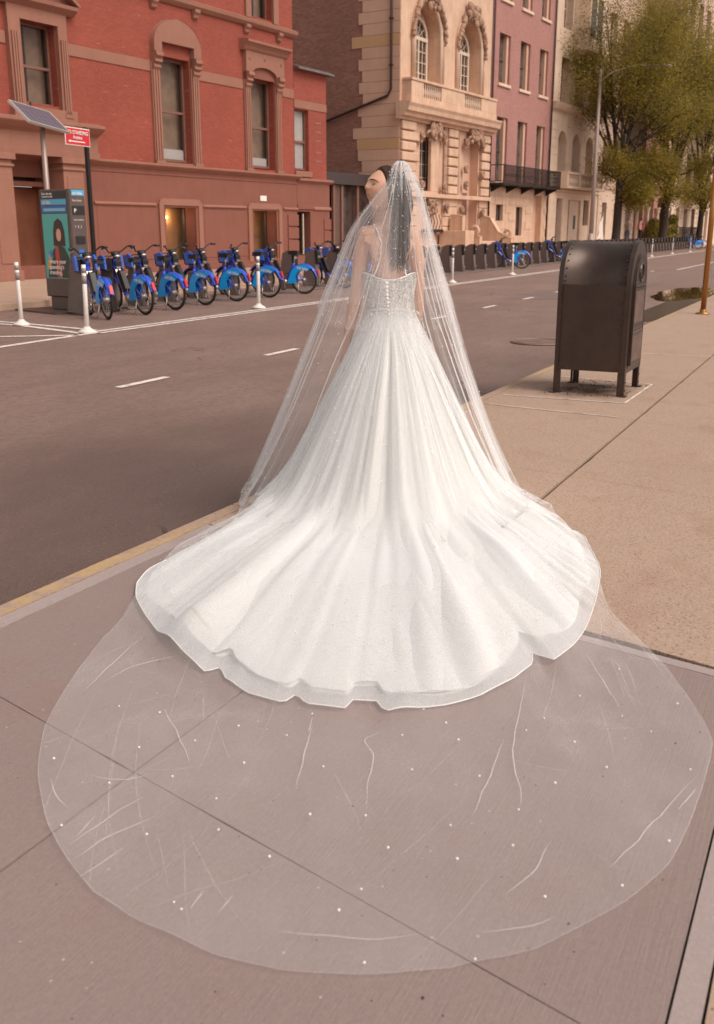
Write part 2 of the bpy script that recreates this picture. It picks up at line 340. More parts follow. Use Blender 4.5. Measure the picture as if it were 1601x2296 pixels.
for i in range(-5, 6):
    L = math.sqrt(max(0, .3**2-(i*.055)**2)); b.box(-L, L, i*.055-.012, i*.055+.012, .006, .011)
b.build('lid', M['iron_cover'], mh); b = MB(); b.ring((0, 0, .006), .38, .012, 32, 4, 'z'); b.build('rim', M['iron_cover'], mh)

# near pavement: flags with open joints over a dark bed
side = empty('near_pavement', (0, 0, 0), kind='structure')
b = MB(); b.box(-40, 240, -14, 2.685, -.02, .112); b.build('pavement_bed', M['joint'], side)
J = [-6.2, -4.2, -2.3, -.5, 1.42, 3.12, 5.33, 7.24, 9.25, 11.75, 13.35, 15.4, 17.5, 19.6, 21.8, 24, 26.5, 29, 32, 35, 38, 42, 46, 50]
SK = [.27]*6+[.19, .2, .1, -.03]+[0.0]*14
def slab(x0, x1, y0, y1, mat, name='paving_slab', k0=0, k1=0, z=.13, g=.0028, n=12):
    lo = [(x0+k0*y0+g, y0+g), (x1+k1*y0-g, y0+g)]; b = MB()
    gx = g*.45; gy = g*1.2
    P = [(x0+k0*y0+gx, y0+gy), (x1+k1*y0-gx, y0+gy), (x1+k1*y1-gx, y1-gy), (x0+k0*y1+gx, y1-gy)]
    jit = []
    for i in range(4):                                                    # slightly chipped edges
        a = Vector(P[i]+(0,)); c = Vector(P[(i+1) % 4]+(0,)); nn = Vector((-(c-a).y, (c-a).x, 0)).normalized()
        for q in range(n):
            p = a+(c-a)*(q/n); w = noise.noise(Vector((p.x*7, p.y*7, 3)))*.0015 + (max(0, noise.noise(Vector((p.x*13, p.y*13, 9)))-.25)*.012)
            jit.append(tuple((p+nn*abs(w))[:2]))
    b.prism(jit, 'z', .10, z); return b.build(name, mat, side, bevel=.003)
new, old = M['conc_new'], M['conc_old']
for i in range(len(J)-1):
    a, c = J[i], J[i+1]; k0, k1 = SK[i], SK[i+1]; near = a < 3.0
    m = new if near else old
    if near:
        for y0, y1 in ((1.55, 2.60), (.145, 1.55)):
            if a > 1.2: slab(a, c-.055, y0, y1, m, k0=k0, k1=.22); slab(c-.055, c, y0, y1, M['conc_strip'], 'slab_border', .22, .22, g=.003)
            else: slab(a, c, y0, y1, m, k0=k0, k1=k1)
        slab(a, c, .088, .145, M['conc_strip'], 'slab_border', k0, k1, z=.130, g=.0012); slab(a, c, 2.60, 2.685, M['conc_strip'], 'slab_border', k0, k1)
        slab(a, c, -1.9, .088, old, k0=k0, k1=k1, z=.126)
    else:
        g = .0075
        for y0, y1 in ((1.368, 2.685), (-.25, 1.352), (-1.9, -.25)): slab(a+(.004 if i == 5 else 0), c, y0, y1, m, k0=k0, k1=k1)
    if i < 14: slab(a, c, -3.6, -1.9, m, k0=k0, k1=k1)
x = -6.0; i = 0
while x < 60:
    L = 1.7 if x < 12 else 3.4
    b = MB(); prof = [(2.69, -.02), (2.795, -.02), (2.79, .112), (2.775, .129), (2.69, .130)]
    n = 10 if x < 12 else 2; vs = []; fs = []
    for q in range(n+1):
        xx = x+.004+(L-.008)*q/n; ch = .012*abs(noise.noise(Vector((xx*5, 0, 2)))); vs += [(xx, y-(ch if y > 2.76 else 0), z-(ch*.4 if z > .1 else 0)) for y, z in prof]
    for q in range(n):
        for j in range(5): fs.append((q*5+j, q*5+(j+1) % 5, (q+1)*5+(j+1) % 5, (q+1)*5+j))
    fs += [(4, 3, 2, 1, 0), tuple(n*5+j for j in range(5))]; b.add(vs, fs); b.build('kerbstone', M['kerb'], side); x += L
def chalk(pts, wd=.014):
    b = MB()
    for (x0, y0), (x1, y1) in zip(pts, pts[1:]):
        d = Vector((x1-x0, y1-y0)).normalized(); n = Vector((-d.y, d.x))*wd/2; z = .1345
        b.add([(x0-n.x, y0-n.y, z), (x1-n.x, y1-n.y, z), (x1+n.x, y1+n.y, z), (x0+n.x, y0+n.y, z)], [(0, 1, 2, 3)])
    return b.build('painted_line', M['chalk'], side)
chalk([(8.25, 2.62), (8.262, 1.585), (9.45, 1.575)], .022); chalk([(9.45, 1.60), (9.6, 2.55)], .018); chalk([(7.74, 2.6), (7.6, 1.5)], .016); chalk([(11.85, 2.1), (11.9, 1.2), (11.9, .8)], .016)
# dirt stuck under the mailbox
b = MB(); rr = random.Random(5)
for i in range(130):
    x, y = rr.uniform(8.5, 9.5), rr.uniform(1.55, 2.35); s_ = rr.uniform(.003, .009); b.ball((x, y, .133), s_, 4, 3, (1.4, 1, .6))
for i in range(90):
    x, y = rr.uniform(1, 9), rr.uniform(.2, 2.6); s_ = rr.uniform(.0012, .0032); b.ball((x, y, .1315), s_, 4, 3, (1.4, 1, .6))
tag(b.build('grit', M['joint']), 'dark grit and crumbs scattered on the pavement round the mailbox', 'grit', kind='stuff')
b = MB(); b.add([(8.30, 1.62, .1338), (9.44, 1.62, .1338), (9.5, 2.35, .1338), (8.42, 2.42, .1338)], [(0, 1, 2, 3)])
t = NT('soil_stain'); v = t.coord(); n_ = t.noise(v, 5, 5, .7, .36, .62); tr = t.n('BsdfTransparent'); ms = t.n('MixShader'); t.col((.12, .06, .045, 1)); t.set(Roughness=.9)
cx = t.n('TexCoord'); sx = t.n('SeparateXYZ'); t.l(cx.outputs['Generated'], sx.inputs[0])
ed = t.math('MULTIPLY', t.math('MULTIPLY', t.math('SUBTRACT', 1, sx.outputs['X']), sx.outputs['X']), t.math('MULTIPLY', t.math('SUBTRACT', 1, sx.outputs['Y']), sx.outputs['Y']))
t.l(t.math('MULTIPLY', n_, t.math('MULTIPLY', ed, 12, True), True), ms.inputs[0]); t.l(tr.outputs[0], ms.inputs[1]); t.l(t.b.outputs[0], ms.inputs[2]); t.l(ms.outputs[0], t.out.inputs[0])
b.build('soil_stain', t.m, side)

# far pavement with kerb and flags
BETA = R(5.0); FO = Vector((22, 22.3, 0)); FE = Vector((math.cos(BETA), -math.sin(BETA), 0)); FI = Vector((math.sin(BETA), math.cos(BETA), 0))
def F(s, y=0, z=0): return FO+FE*s+FI*y+Vector((0, 0, z))
far = empty('far_pavement', (0, 0, 0), kind='structure')
fk = lambda x: 14.85 if x < 40 else 14.85-.022*(x-40)
b = MB(); xs = [-40, 0, 20, 40, 60, 80, 100, 130]
vs = []; fs = []
for i, x in enumerate(xs): vs += [(x, fk(x)+.16, .11), (x, 40 if x < 20 else 34, .11)]
for i in range(len(xs)-1): fs.append((2*i, 2*i+2, 2*i+3, 2*i+1))
b.add(vs, fs); b.build('pavement_bed', M['joint'], far)
x = -4.0
while x < 128:
    d = 1.6 if x < 50 else 3.2
    yb = 22.6-(x-22)*math.tan(BETA); y0 = fk(x)+.17; n = max(1, round((yb+.4-y0)/1.7)); h = (yb+.4-y0)/n
    for j in range(n):
        b = MB(); b.box(x+.006, x+d-.006, y0+j*h+.006, y0+(j+1)*h-.006, .09, .13); b.build('paving_slab', M['conc_far'], far)
    b = MB(); b.box(x+.004, x+d-.004, fk(x), fk(x)+.165, -.02, .131); b.build('kerbstone', M['conc_far'], far, bevel=.012)
    x += d
# ------------------------------------------------------------------ buildings (local frame: x along the facade, -y towards the street)
def bld(name, s0, label, cat='building', y=0): return empty(name, F(s0, y), -BETA, label=label, cat=cat)
def arch_loop(x0, x1, z0, zs, n=14, flat=1.0):
    c = (x0+x1)/2; r = (x1-x0)/2
    return [(x0, z0), (x1, z0)]+[(c+r*math.cos(math.pi*i/n), zs+r*flat*math.sin(math.pi*i/n)) for i in range(n+1)]
def rect_loop(x0, x1, z0, z1): return [(x0, z0), (x1, z0), (x1, z1), (x0, z1)]
def wall(name, parent, mat, outer, holes=(), y=0.0, depth=.35, side_l=8, side_r=8, top=True):
    """front skin with openings, reveals, and side returns"""
    b = MB(); loops = [outer]+[list(h) for h in holes]
    tri = tessellate_polygon([[Vector((p[0], p[1], 0)) for p in L] for L in loops])
    vs = [(p[0], y, p[1]) for L in loops for p in L]
    fs = []
    for t3 in tri:
        a, c, d = [Vector(vs[i]) for i in t3]
        if (c-a).cross(d-a).length < 1e-9: continue
        fs.append(tuple(t3) if (c-a).cross(d-a).y < 0 else tuple(reversed(t3)))
    b.add(vs, fs)
    for L in holes:
        n = len(L); b.add([(p[0], y, p[1]) for p in L]+[(p[0], y+depth, p[1]) for p in L], [(i, i+n, (i+1) % n+n, (i+1) % n) for i in range(n)])
    x0, x1 = min(p[0] for p in outer), max(p[0] for p in outer); z0, z1 = min(p[1] for p in outer), max(p[1] for p in outer)
    b.add([(x0, y, z0), (x0, y, z1), (x0, y+side_l, z1), (x0, y+side_l, z0)], [(0, 1, 2, 3)])
    b.add([(x1, y, z0), (x1, y, z1), (x1, y+side_r, z1), (x1, y+side_r, z0)], [(3, 2, 1, 0)])
    if top: b.add([(x0, y, z1), (x1, y, z1), (x1, y+side_r, z1), (x0, y+side_l, z1)], [(0, 1, 2, 3)])
    return b.build(name, mat, parent)
def trim(name, parent, mat, x0, x1, z0, z1, pro, y=0.0, bevel=.012): return MB().box(x0, x1, y-pro, y+.02, z0, z1).build(name, mat, parent, bevel=bevel)
def moulding(name, parent, mat, x0, x1, prof, y=0.0):
    """profile list of (protrusion, z) from bottom to top, extruded along x"""
    P = [(y+.03, prof[0][1])]+[(y-p, z) for p, z in prof]+[(y+.03, prof[-1][1])]
    return MB().prism(P, 'x', x0, x1).build(name, mat, parent)
def sash(parent, x0, x1, z0, z1, y=.28, frame=None, glass=None, mid=.5, fw_=.06, vbars=0, hbars=0, blind=None, back=None, lamp=None, inside=None):
    frame = frame or M['frame_brown']; glass = glass or M['dark_glass']
    b = MB(); b.box(x0, x0+fw_, y-.05, y+.05, z0, z1); b.box(x1-fw_, x1, y-.05, y+.05, z0, z1); b.box(x0+fw_, x1-fw_, y-.05, y+.05, z1-fw_, z1); b.box(x0+fw_, x1-fw_, y-.05, y+.05, z0, z0+fw_)
    if mid: zm = z0+(z1-z0)*mid; b.box(x0+fw_, x1-fw_, y-.06, y+.04, zm-.04, zm+.04)
    for i in range(vbars): xx = x0+(x1-x0)*(i+1)/(vbars+1); b.box(xx-.018, xx+.018, y-.035, y+.02, z0+fw_, z1-fw_)
    for i in range(hbars): zz = z0+(z1-z0)*(i+1)/(hbars+1); b.box(x0+fw_, x1-fw_, y-.033, y+.02, zz-.016, zz+.016)
    wdw = b.build('window', frame, parent)
    MB().box(x0+fw_, x1-fw_, y-.008, y+.0, z0+fw_, z1-fw_).build('pane', glass, wdw)
    if blind is not None: MB().box(x0+fw_+.01, x1-fw_-.01, y+.03, y+.04, z0+fw_+(z1-z0)*blind[0], z0+(z1-z0)*blind[1]-fw_).build('blind', M['blind_white'], wdw)
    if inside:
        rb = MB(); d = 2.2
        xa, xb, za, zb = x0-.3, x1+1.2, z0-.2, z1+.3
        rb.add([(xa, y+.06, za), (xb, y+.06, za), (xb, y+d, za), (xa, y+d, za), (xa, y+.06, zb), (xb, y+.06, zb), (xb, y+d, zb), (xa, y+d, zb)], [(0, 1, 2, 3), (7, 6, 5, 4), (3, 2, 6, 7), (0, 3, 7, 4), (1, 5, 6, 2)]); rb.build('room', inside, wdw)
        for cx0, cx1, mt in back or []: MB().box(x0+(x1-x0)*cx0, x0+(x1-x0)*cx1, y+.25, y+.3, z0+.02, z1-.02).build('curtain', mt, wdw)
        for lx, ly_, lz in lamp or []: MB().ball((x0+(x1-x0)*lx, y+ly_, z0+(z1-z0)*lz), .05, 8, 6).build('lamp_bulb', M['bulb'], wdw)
    return wdw

# --- red brick corner house with brownstone base
RB = bld('brick_house', 0, 'red brick house with brownstone base and hooded sash windows behind the row of bikes')
bm_, tm, br = M['brown_trim'], M['brown_trim'], M['brownstone']
UW = [rect_loop(1.50, 2.86, 5.06, 7.26), rect_loop(7.36, 8.92, 3.74, 7.10), rect_loop(12.34, 13.92, 3.78, 7.02), rect_loop(12.5, 13.9, 9.14, 11.9), rect_loop(7.4, 8.9, 9.14, 11.9), rect_loop(1.5, 2.9, 9.14, 11.9), rect_loop(-4.2, -2.8, 5.06, 7.26)]
wall('wall', RB, M['brick_red'], rect_loop(-9, 15.25, 3.6, 13.2), UW, side_r=9)
moulding('cornice', RB, tm, -9.2, 15.6, [(.05, 12.9), (.15, 13.05), (.45, 13.2), (.5, 13.5)])
GH = [rect_loop(.02, 1.86, .5, 3.0), rect_loop(7.2, 8.8, .48, 2.28), rect_loop(12.2, 13.75, .48, 2.24)]
wall('stone_base', RB, br, rect_loop(-9, 15.25, .131, 3.46), GH, y=-.10, side_r=9, depth=.45)
moulding('ledge', RB, tm, -9, 15.4, [(.10, 3.461), (.16, 3.50), (.26, 3.56), (.30, 3.60), (.30, 3.64), (.12, 3.68)])
trim('stone_course', RB, br, 3.9, 15.25, 3.30, 3.36, .125)
trim('stone_course', RB, br, 3.9, 15.25, .131, .42, .16)
for x0, x1 in ((3.26, 6.95), (9.40, 11.95), (14.46, 15.25), (-9, 1.02)): trim('stone_band', RB, tm, x0, x1, 6.55, 6.88, .03, bevel=.006)
moulding('belt_course', RB, tm, -9, 15.38, [(.05, 8.74), (.10, 8.78), (.18, 8.86), (.20, 8.98), (.06, 9.04)])
for x in (-4.0, -2.2, 1.4, 3.1, 7.2, 9.3, 12.2, 14.25): MB().prism([(-.02, 8.78), (-.19, 8.78), (-.19, 8.68), (-.12, 8.60), (-.10, 8.52), (-.02, 8.46)], 'x', x-.13, x+.13).build('bracket', tm, RB)
# brownstone panels on the base between the openings
for x0, x1 in ((4.0, 6.9), (9.3, 11.9)): trim('stone_panel', RB, br, x0, x1, .55, 2.22, .115)
for x0, x1 in ((3.9, 6.75), (9.2, 11.75), (14.25, 15.25)): moulding('label_mould', RB, tm, x0, x1, [(.10, 2.28), (.17, 2.32), (.17, 2.36), (.12, 2.40)])
for x0, x1, zt in ((7.2, 8.8, 2.28), (12.2, 13.75, 2.24)):
    P = [(x0-.34, .35), (x0-.34, zt+.10), (x0-.28, zt+.22), (x0-.14, zt+.27), (x1+.14, zt+.27), (x1+.28, zt+.22), (x1+.34, zt+.10), (x1+.34, .35), (x1+.12, .35), (x1+.12, zt+.06), (x0-.12, zt+.06), (x0-.12, .35)]
    MB().prism(P, 'y', -.175, -.08).build('door_surround', tm, RB, bevel=.01)
    P = [(x0-.12, .35), (x0-.12, zt+.06), (x1+.12, zt+.06), (x1+.12, .35), (x1, .35), (x1, zt), (x0, zt), (x0, .35)]
    MB().prism(P, 'y', -.14, -.06).build('door_architrave', br, RB, bevel=.008)
def shop(x0, x1, z0, z1, lamps, text=None, split=.35, y=.42):
    wdw = sash(RB, x0, x1, z0, z1, y=y, frame=M['frame_dark'], glass=M['glass'], mid=0, fw_=.04, inside=M['room_dark'], lamp=lamps)
    MB().box(x0+(x1-x0)*split, x1+.6, y+.35, y+.4, z0, z1+.2).build('lit_wall', M['wood_warm'], wdw)
    if text:
        me = text_mesh(text[0], text[1], M['frame_dark']); inst(me, 'window_lettering', wdw, (x0+text[2], y-.03, z0+text[3]), (R(90), 0, 0))
    for lx, ly_, lz in lamps:
        pd = bpy.data.lights.new('shop_lamp', 'POINT'); pd.energy = 12; pd.color = (1, .72, .45); pd.shadow_soft_size = .08; po = bpy.data.objects.new('shop_lamp', pd); COL.objects.link(po); po.parent = wdw; po.location = (x0+(x1-x0)*lx, y+ly_-.12, z0+(z1-z0)*lz)
    return wdw
shop(7.2, 8.8, .48, 2.28, [(.62, .3, .82)], split=.38)
shop(12.2, 13.75, .48, 2.24, [(.46, .3, .85)], text=('kaffee', .30, .35, .72), split=.26)
trim('notice_plate', RB, M['blind_white'], 12.72, 13.12, 2.60, 2.80, .13)
# window W2: round hood
def fluted(parent, x0, x1, z0, z1, pro):
    b = MB(); b.box(x0, x1, -pro*.6, .02, z0, z1); n = 3; wdt = (x1-x0)/(2*n+1)
    for i in range(n): b.box(x0+wdt*(2*i+.7), x0+wdt*(2*i+2.1), -pro, -pro*.6, z0+.08, z1-.1)
    b.box(x0-.02, x1+.02, -pro-.02, .02, z0, z0+.1); return b.build('pilaster', tm, parent)
def console(parent, xc, z, w_=.34):
    b = MB(); b.prism([(.02, z+.55), (-.28, z+.55), (-.30, z+.42), (-.20, z+.34), (-.24, z+.24), (-.14, z+.18), (-.18, z+.08), (-.12, z), (.02, z)], 'x', xc-w_/2, xc+w_/2)
    return b.build('console', tm, parent, bevel=.008)
def rosettes(parent, pts):
    for x, z in pts:
        b = MB(); b.ring((x, -.17, z), .055, .018, 12, 5, 'y'); b.ball((x, -.17, z), .03, 6, 4); b.build('rosette', tm, parent)
arc = [(8.18+1.2*math.cos(a), 7.42+.86*math.sin(a)) for a in [math.pi*i/20 for i in range(21)]]
hood = [(9.38, 6.92)]+arc+[(6.98, 6.92), (7.36, 6.92), (7.36, 7.50), (8.98, 7.50), (8.98, 6.92)]
MB().prism(hood, 'y', -.20, .02).build('window_hood', tm, RB, bevel=.03)
trim('lintel', RB, br, 7.36, 8.98, 7.10, 7.50, -.06)
rosettes(RB, [(7.22, 7.55), (8.15, 7.98), (9.1, 7.55)])
fluted(RB, 6.93, 7.34, 3.68, 6.86, .12); fluted(RB, 8.94, 9.34, 3.68, 6.86, .12); console(RB, 7.14, 6.62); console(RB, 9.15, 6.62)
sash(RB, 7.36, 8.92, 3.80, 7.10, y=.32, glass=M['glass'], mid=.49, fw_=.09, inside=M['room_dark'], back=[(.42, 1.05, M['curtain'])], lamp=[(.22, .6, .82)])
MB().box(7.45, 8.83, .345, .36, 3.88, 4.22).build('blind', M['blind_white'], RB)
trim('sill', RB, tm, 7.3, 9.0, 3.68, 3.75, .05)
# window W3: flat cornice with segmental lintel
seg = [(13.13+.80*math.cos(a), 7.10+.30*math.sin(a)) for a in [math.pi*i/14 for i in range(15)]]
P = [(14.42, 6.9), (14.42, 7.88), (11.98, 7.88), (11.98, 6.9), (12.33, 6.9)]+list(reversed(seg))+[(13.93, 6.9)]
MB().prism(P, 'y', -.17, .02).build('window_hood', tm, RB, bevel=.02)
moulding('hood_cornice', RB, tm, 11.82, 14.62, [(.17, 7.88), (.22, 7.92), (.28, 8.02), (.36, 8.10), (.42, 8.14), (.42, 8.22), (.2, 8.27)])
MB().prism([(12.33, 7.0), (13.93, 7.0)]+seg, 'y', -.05, .03).build('lintel', br, RB)
rosettes(RB, [(12.2, 7.62), (13.15, 7.68), (14.2, 7.62)])
fluted(RB, 11.96, 12.33, 3.68, 6.86, .12); fluted(RB, 13.93, 14.30, 3.68, 6.86, .12); console(RB, 12.15, 6.62); console(RB, 14.12, 6.62)
sash(RB, 12.34, 13.92, 3.84, 7.02, y=.32, glass=M['glass'], mid=.46, fw_=.09, inside=M['room_dark'], back=[(.55, 1.05, M['curtain'])])
MB().box(12.44, 13.8, .345, .36, 3.92, 4.22).build('blind', M['blind_white'], RB)
# window W1: pediment
P = [(1.06, 4.70), (1.06, 7.60), (3.24, 7.60), (3.24, 4.70), (2.88, 4.70), (2.88, 7.26), (1.48, 7.26), (1.48, 4.70)]
MB().prism(P, 'y', -.14, .02).build('window_surround', tm, RB, bevel=.015)
fluted(RB, 2.92, 3.2, 4.75, 7.0, .2); fluted(RB, 1.1, 1.4, 4.75, 7.0, .2); trim('sill', RB, tm, 1.0, 3.4, 4.62, 4.95, .2)
moulding('hood_cornice', RB, tm, .86, 3.56, [(.14, 7.60), (.22, 7.66), (.34, 7.74), (.36, 7.84), (.1, 7.86)])
MB().prism([(.86, 7.86), (3.56, 7.86), (2.21, 8.72)], 'y', -.12, .02).build('pediment', br, RB)
for q in ((.86, 7.86, 2.21, 8.72), (3.56, 7.86, 2.21, 8.72)):
    MB().prism([(q[0], q[1]), (q[2], q[3]), (q[2], q[3]+.18), (q[0]-(.12 if q[0] < 2 else -.12), q[1]+.02)], 'y', -.38, .02).build('raking_cornice', tm, RB)
sash(RB, 1.50, 2.86, 5.06, 7.26, y=.30, glass=M['glass'], mid=.47, fw_=.07, inside=M['room_dark'], back=[(.52, 1.0, M['curtain'])], lamp=[(.16, .7, .62), (.38, .5, .12)])
for x0 in (12.5, 7.4, 1.5):
    trim('architrave', RB, tm, x0-.32, x0, 9.04, 12.1, .1); trim('architrave', RB, tm, x0+1.4, x0+1.72, 9.04, 12.1, .1)
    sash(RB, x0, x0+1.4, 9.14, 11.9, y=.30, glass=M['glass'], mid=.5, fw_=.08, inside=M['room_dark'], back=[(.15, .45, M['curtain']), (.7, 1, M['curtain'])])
sash(RB, -4.2, -2.8, 5.06, 7.26, y=.3)
# entrance portico
PO = empty('portico', (0, 0, 0)); PO.parent = RB
moulding('entablature', RB, tm, -6, 3.32, [(1.08, 3.55), (1.10, 3.72), (1.02, 3.74), (1.02, 4.16), (1.08, 4.2), (1.2, 4.26), (1.34, 4.36), (1.38, 4.40), (1.38, 4.48), (1.05, 4.55)])
bpy.data.objects.remove(PO)
for x0, x1 in ((-.78, .0), (1.86, 2.66)):
    b = MB(); b.box(x0, x1, -1.02, -.10, .131, 3.38); b.box(x0-.05, x1+.05, -1.08, -.10, .131, .42); b.box(x0-.04, x1+.04, -1.07, -.10, 3.20, 3.27); b.box(x0-.08, x1+.08, -1.11, -.10, 3.38, 3.55); b.box(x0+.12, x1-.12, -1.04, -1.02, .6, 3.05)
    b.build('portico_pier', tm, RB, bevel=.012)
trim('transom', RB, br, .0, 1.86, 2.74, 2.88, .2); trim('doorstep', RB, br, -.1, 2.0, .131, .5, .6)
M['bronze_door'] = simple('bronze_door_panel', (.30, .12, .07, 1), .28, .5, var=.25, scale=1.2)
MB().box(.02, 1.86, .20, .24, .5, 2.74).build('door', M['bronze_door'], RB); MB().box(.02, 1.86, .18, .25, 2.88, 3.0).build('transom_light', M['dark_glass'], RB)
# brownstone joints: thin recessed courses read as drafted blocks; corner quoins
for z in (.9, 1.4, 1.9): trim('quoin', RB, br, 14.55, 15.3, z-.22, z+.22, .15, bevel=.01)

# --- low brick annexe
AN = bld('brick_annexe', 15.27, 'low red brick annexe with a white blind window beside the taller red house')
wall('wall', AN, M['brick_red'], rect_loop(0, 2.38, 3.4, 7.66), [rect_loop(.02, 1.04, 3.86, 6.20)], side_r=9, side_l=9, depth=.3)
wall('stone_base', AN, br, rect_loop(0, 2.45, .131, 3.38), [rect_loop(.0, .95, .5, 2.26)], y=-.1, side_r=9, side_l=9, depth=.4)
moulding('ledge', AN, tm, 0, 2.58, [(.1, 3.38), (.16, 3.42), (.24, 3.47), (.24, 3.54), (.08, 3.57)])
trim('stone_band', AN, tm, 0, 2.38, 6.24, 6.54, .03, bevel=.006); trim('sill', AN, tm, 0, 1.2, 3.62, 3.84, .07)
MB().prism([(-.28, 7.66), (-.28, 7.72), (.1, 7.86), (9, 7.86), (9, 7.66)], 'x', -.0, 2.62).build('coping', M['metal_edge'], AN)
sash(AN, .02, 1.04, 3.90, 6.20, y=.22, frame=M['frame_brown'], glass=M['glass'], mid=.47, fw_=.06, blind=(.0, 1.0), inside=M['room_dark'])
sash(AN, .0, .95, .5, 2.26, y=.3, frame=M['frame_dark'], glass=M['glass'], mid=0, fw_=.05, inside=M['room_dark'], lamp=[(.2, .3, .9)])
MB().box(.52, .57, -.02, .03, .55, 2.18).build('door_handle', M['frame_white'], AN)
inst(text_mesh('LE', .26, M['blind_white'], bold=True), 'window_lettering', AN, (.12, .26, .78), (R(90), 0, 0))
for z in (.75, 1.25, 1.75): trim('quoin', AN, br, 1.98, 2.52, z-.22, z+.22, .14, bevel=.01)
moulding('label_mould', AN, tm, 1.2, 2.5, [(.10, 2.30), (.17, 2.34), (.17, 2.40), (.12, 2.46)]); trim('door_head', AN, br, -.0, 1.2, 2.34, 2.52, .15)
for z in (4.25, 4.6, 5.05, 5.4, 5.75): MB().box(1.55, 1.95, -.012, .01, z, z+.06).build('pale_brick', M['brown_trim'], AN)

# --- dark glazed infill between annexe and mansion
IN = bld('shopfront_infill', 17.75, 'dark one-storey shopfront with black beam in the gap beside the limestone mansion', y=1.2)
M['beam'] = simple('painted_steel_beam', (.055, .035, .034, 1), .4, .2)
trim('beam', IN, M['beam'], 0, 6.35, 3.52, 4.04, .15); MB().box(0, 6.35, .0, 6, 3.9, 4.0).build('roof', M['beam'], IN)
for x in (.9, 2.3, 3.0, 4.4, 5.9): MB().box(x, x+.16, -.02, .1, .131, 3.52).build('post', M['frame_brown'], IN)
MB().box(0, 6.35, .3, .33, .131, 3.52).build('glazing', M['dark_glass'], IN)
MB().box(2.4, 3.0, .06, .12, .131, 3.52).build('side_panel', simple('brown_panel', (.12, .06, .045, 1), .6), IN)

# --- limestone mansion
MA = bld('limestone_mansion', 24.1, 'limestone mansion with two tall arched windows, carved garlands and rusticated piers')
L = M['limestone']
A1, A2 = (1.35, 4.0), (6.15, 8.85)
wall('wall', MA, L, rect_loop(0, 10.3, 6.6, 19), [arch_loop(A1[0], A1[1], 8.4, 10.62), arch_loop(A2[0], A2[1], 8.4, 10.55)], side_l=.02, side_r=10, depth=1.0)
wall('wall', MA, M['limestone_side'], rect_loop(0, 10.3, .131, 6.6), [rect_loop(2.1, 4.25, 3.42, 6.0), rect_loop(7.1, 9.05, .6, 6.2)], y=.02, side_l=.02, side_r=10, depth=.55)
for a in (A1, A2):
    c = (a[0]+a[1])/2; r = (a[1]-a[0])/2
    for k_, (dr, pr_, tk) in enumerate(((.08, .10, .10), (.26, .16, .10))):
        b = MB(); pts = [(a[0]-dr, -pr_*.3, 8.5), (a[0]-dr, -pr_*.3, 10.6)]+[(c-(r+dr)*math.cos(t_), -pr_*.3, 10.6+(r+dr)*math.sin(t_)) for t_ in [math.pi*i/18 for i in range(1, 18)]]+[(a[1]+dr, -pr_*.3, 10.6), (a[1]+dr, -pr_*.3, 8.5)]
        b.tube(pts, tk, 6); b.build('archivolt', L if k_ else M['cream'], MA)
    fx0, fx1 = a[0]+.38, a[1]-.38; fc = (fx0+fx1)/2; fr = (fx1-fx0)/2; y = .55
    b = MB(); lo = arch_loop(fx0-.0, fx1+.0, 8.4, 10.5); li = arch_loop(fx0+.13, fx1-.13, 8.5, 10.5)
    n = len(lo)
    vs = [(p[0], y-.08, p[1]) for p in lo]+[(p[0], y-.08, p[1]) for p in li]+[(p[0], y+.08, p[1]) for p in lo]+[(p[0], y+.08, p[1]) for p in li]
    fs = []
    for i in range(n): j = (i+1) % n; fs += [(i, j, n+j, n+i), (n+i, n+j, 3*n+j, 3*n+i), (i, 2*n+i, 2*n+j, j)]
    b.add(vs, fs)
    b.box(fx0, fx1, y-.10, y+.05, 10.40, 10.56); b.box(fc-.055, fc+.055, y-.09, y+.05, 8.5, 10.42)
    for i in (.25, .75): xx = fx0+(fx1-fx0)*i; b.box(xx-.018, xx+.018, y-.05, y+.02, 8.5, 10.4)
    for i in (1, 2, 3): zz = 8.45+1.95*i/4; b.box(fx0+.1, fx1-.1, y-.05, y+.02, zz-.018, zz+.018)
    for i in (1, 2, 3, 4): t_ = math.pi*i/5; b.tube([(fc, y-.03, 10.5), (fc+(fr-.1)*math.cos(t_), y-.03, 10.5+(fr-.1)*math.sin(t_))], .02, 4)
    b.ring((fc, y-.03, 10.5), fr*.5, .02, 14, 4, 'y', 0, math.pi)
    wd = b.build('arched_window', M['frame_white'], MA)
    MB().prism(arch_loop(fx0+.08, fx1-.08, 8.45, 10.5), 'y', y+.0, y+.02).build('pane', M['dark_glass'], wd)
    MB().prism([(p[0], p[1]) for p in arch_loop(a[0]+.02, a[1]-.02, 8.38, 10.58)], 'y', y+.09, y+.11).build('window_backing', L, wd)
# carved garlands
def ornament(parent, x, z, wd, ht, seed, y=-.08, n=34, big=.17):
    r_ = random.Random(seed); b = MB()
    for i in range(n):
        px_ = r_.gauss(0, .42)*wd; pz = r_.gauss(0, .42)*ht*(1-.3*abs(px_)/wd); s_ = r_.uniform(.35, 1)*big
        b.ball((x+px_, y-r_.uniform(0, .16), z+pz), s_, 7, 5, (r_.uniform(.5, 1.2), .7, r_.uniform(.6, 1.3)))
    for q in (-1, 1):
        pts = [(x+q*wd*(.2+.8*t_), y-.05, z+ht*(.3-.9*t_*t_)+.05*math.sin(9*t_)) for t_ in [i/6 for i in range(7)]]
        b.tube(pts, [big*.7*(1-.5*i/6) for i in range(7)], 6)
        b.ring((x+q*wd*.35, y-.12, z+ht*.35), big*1.1, big*.4, 10, 5, 'y')
    return b.build('carved_garland', M['lime_orn'], parent)
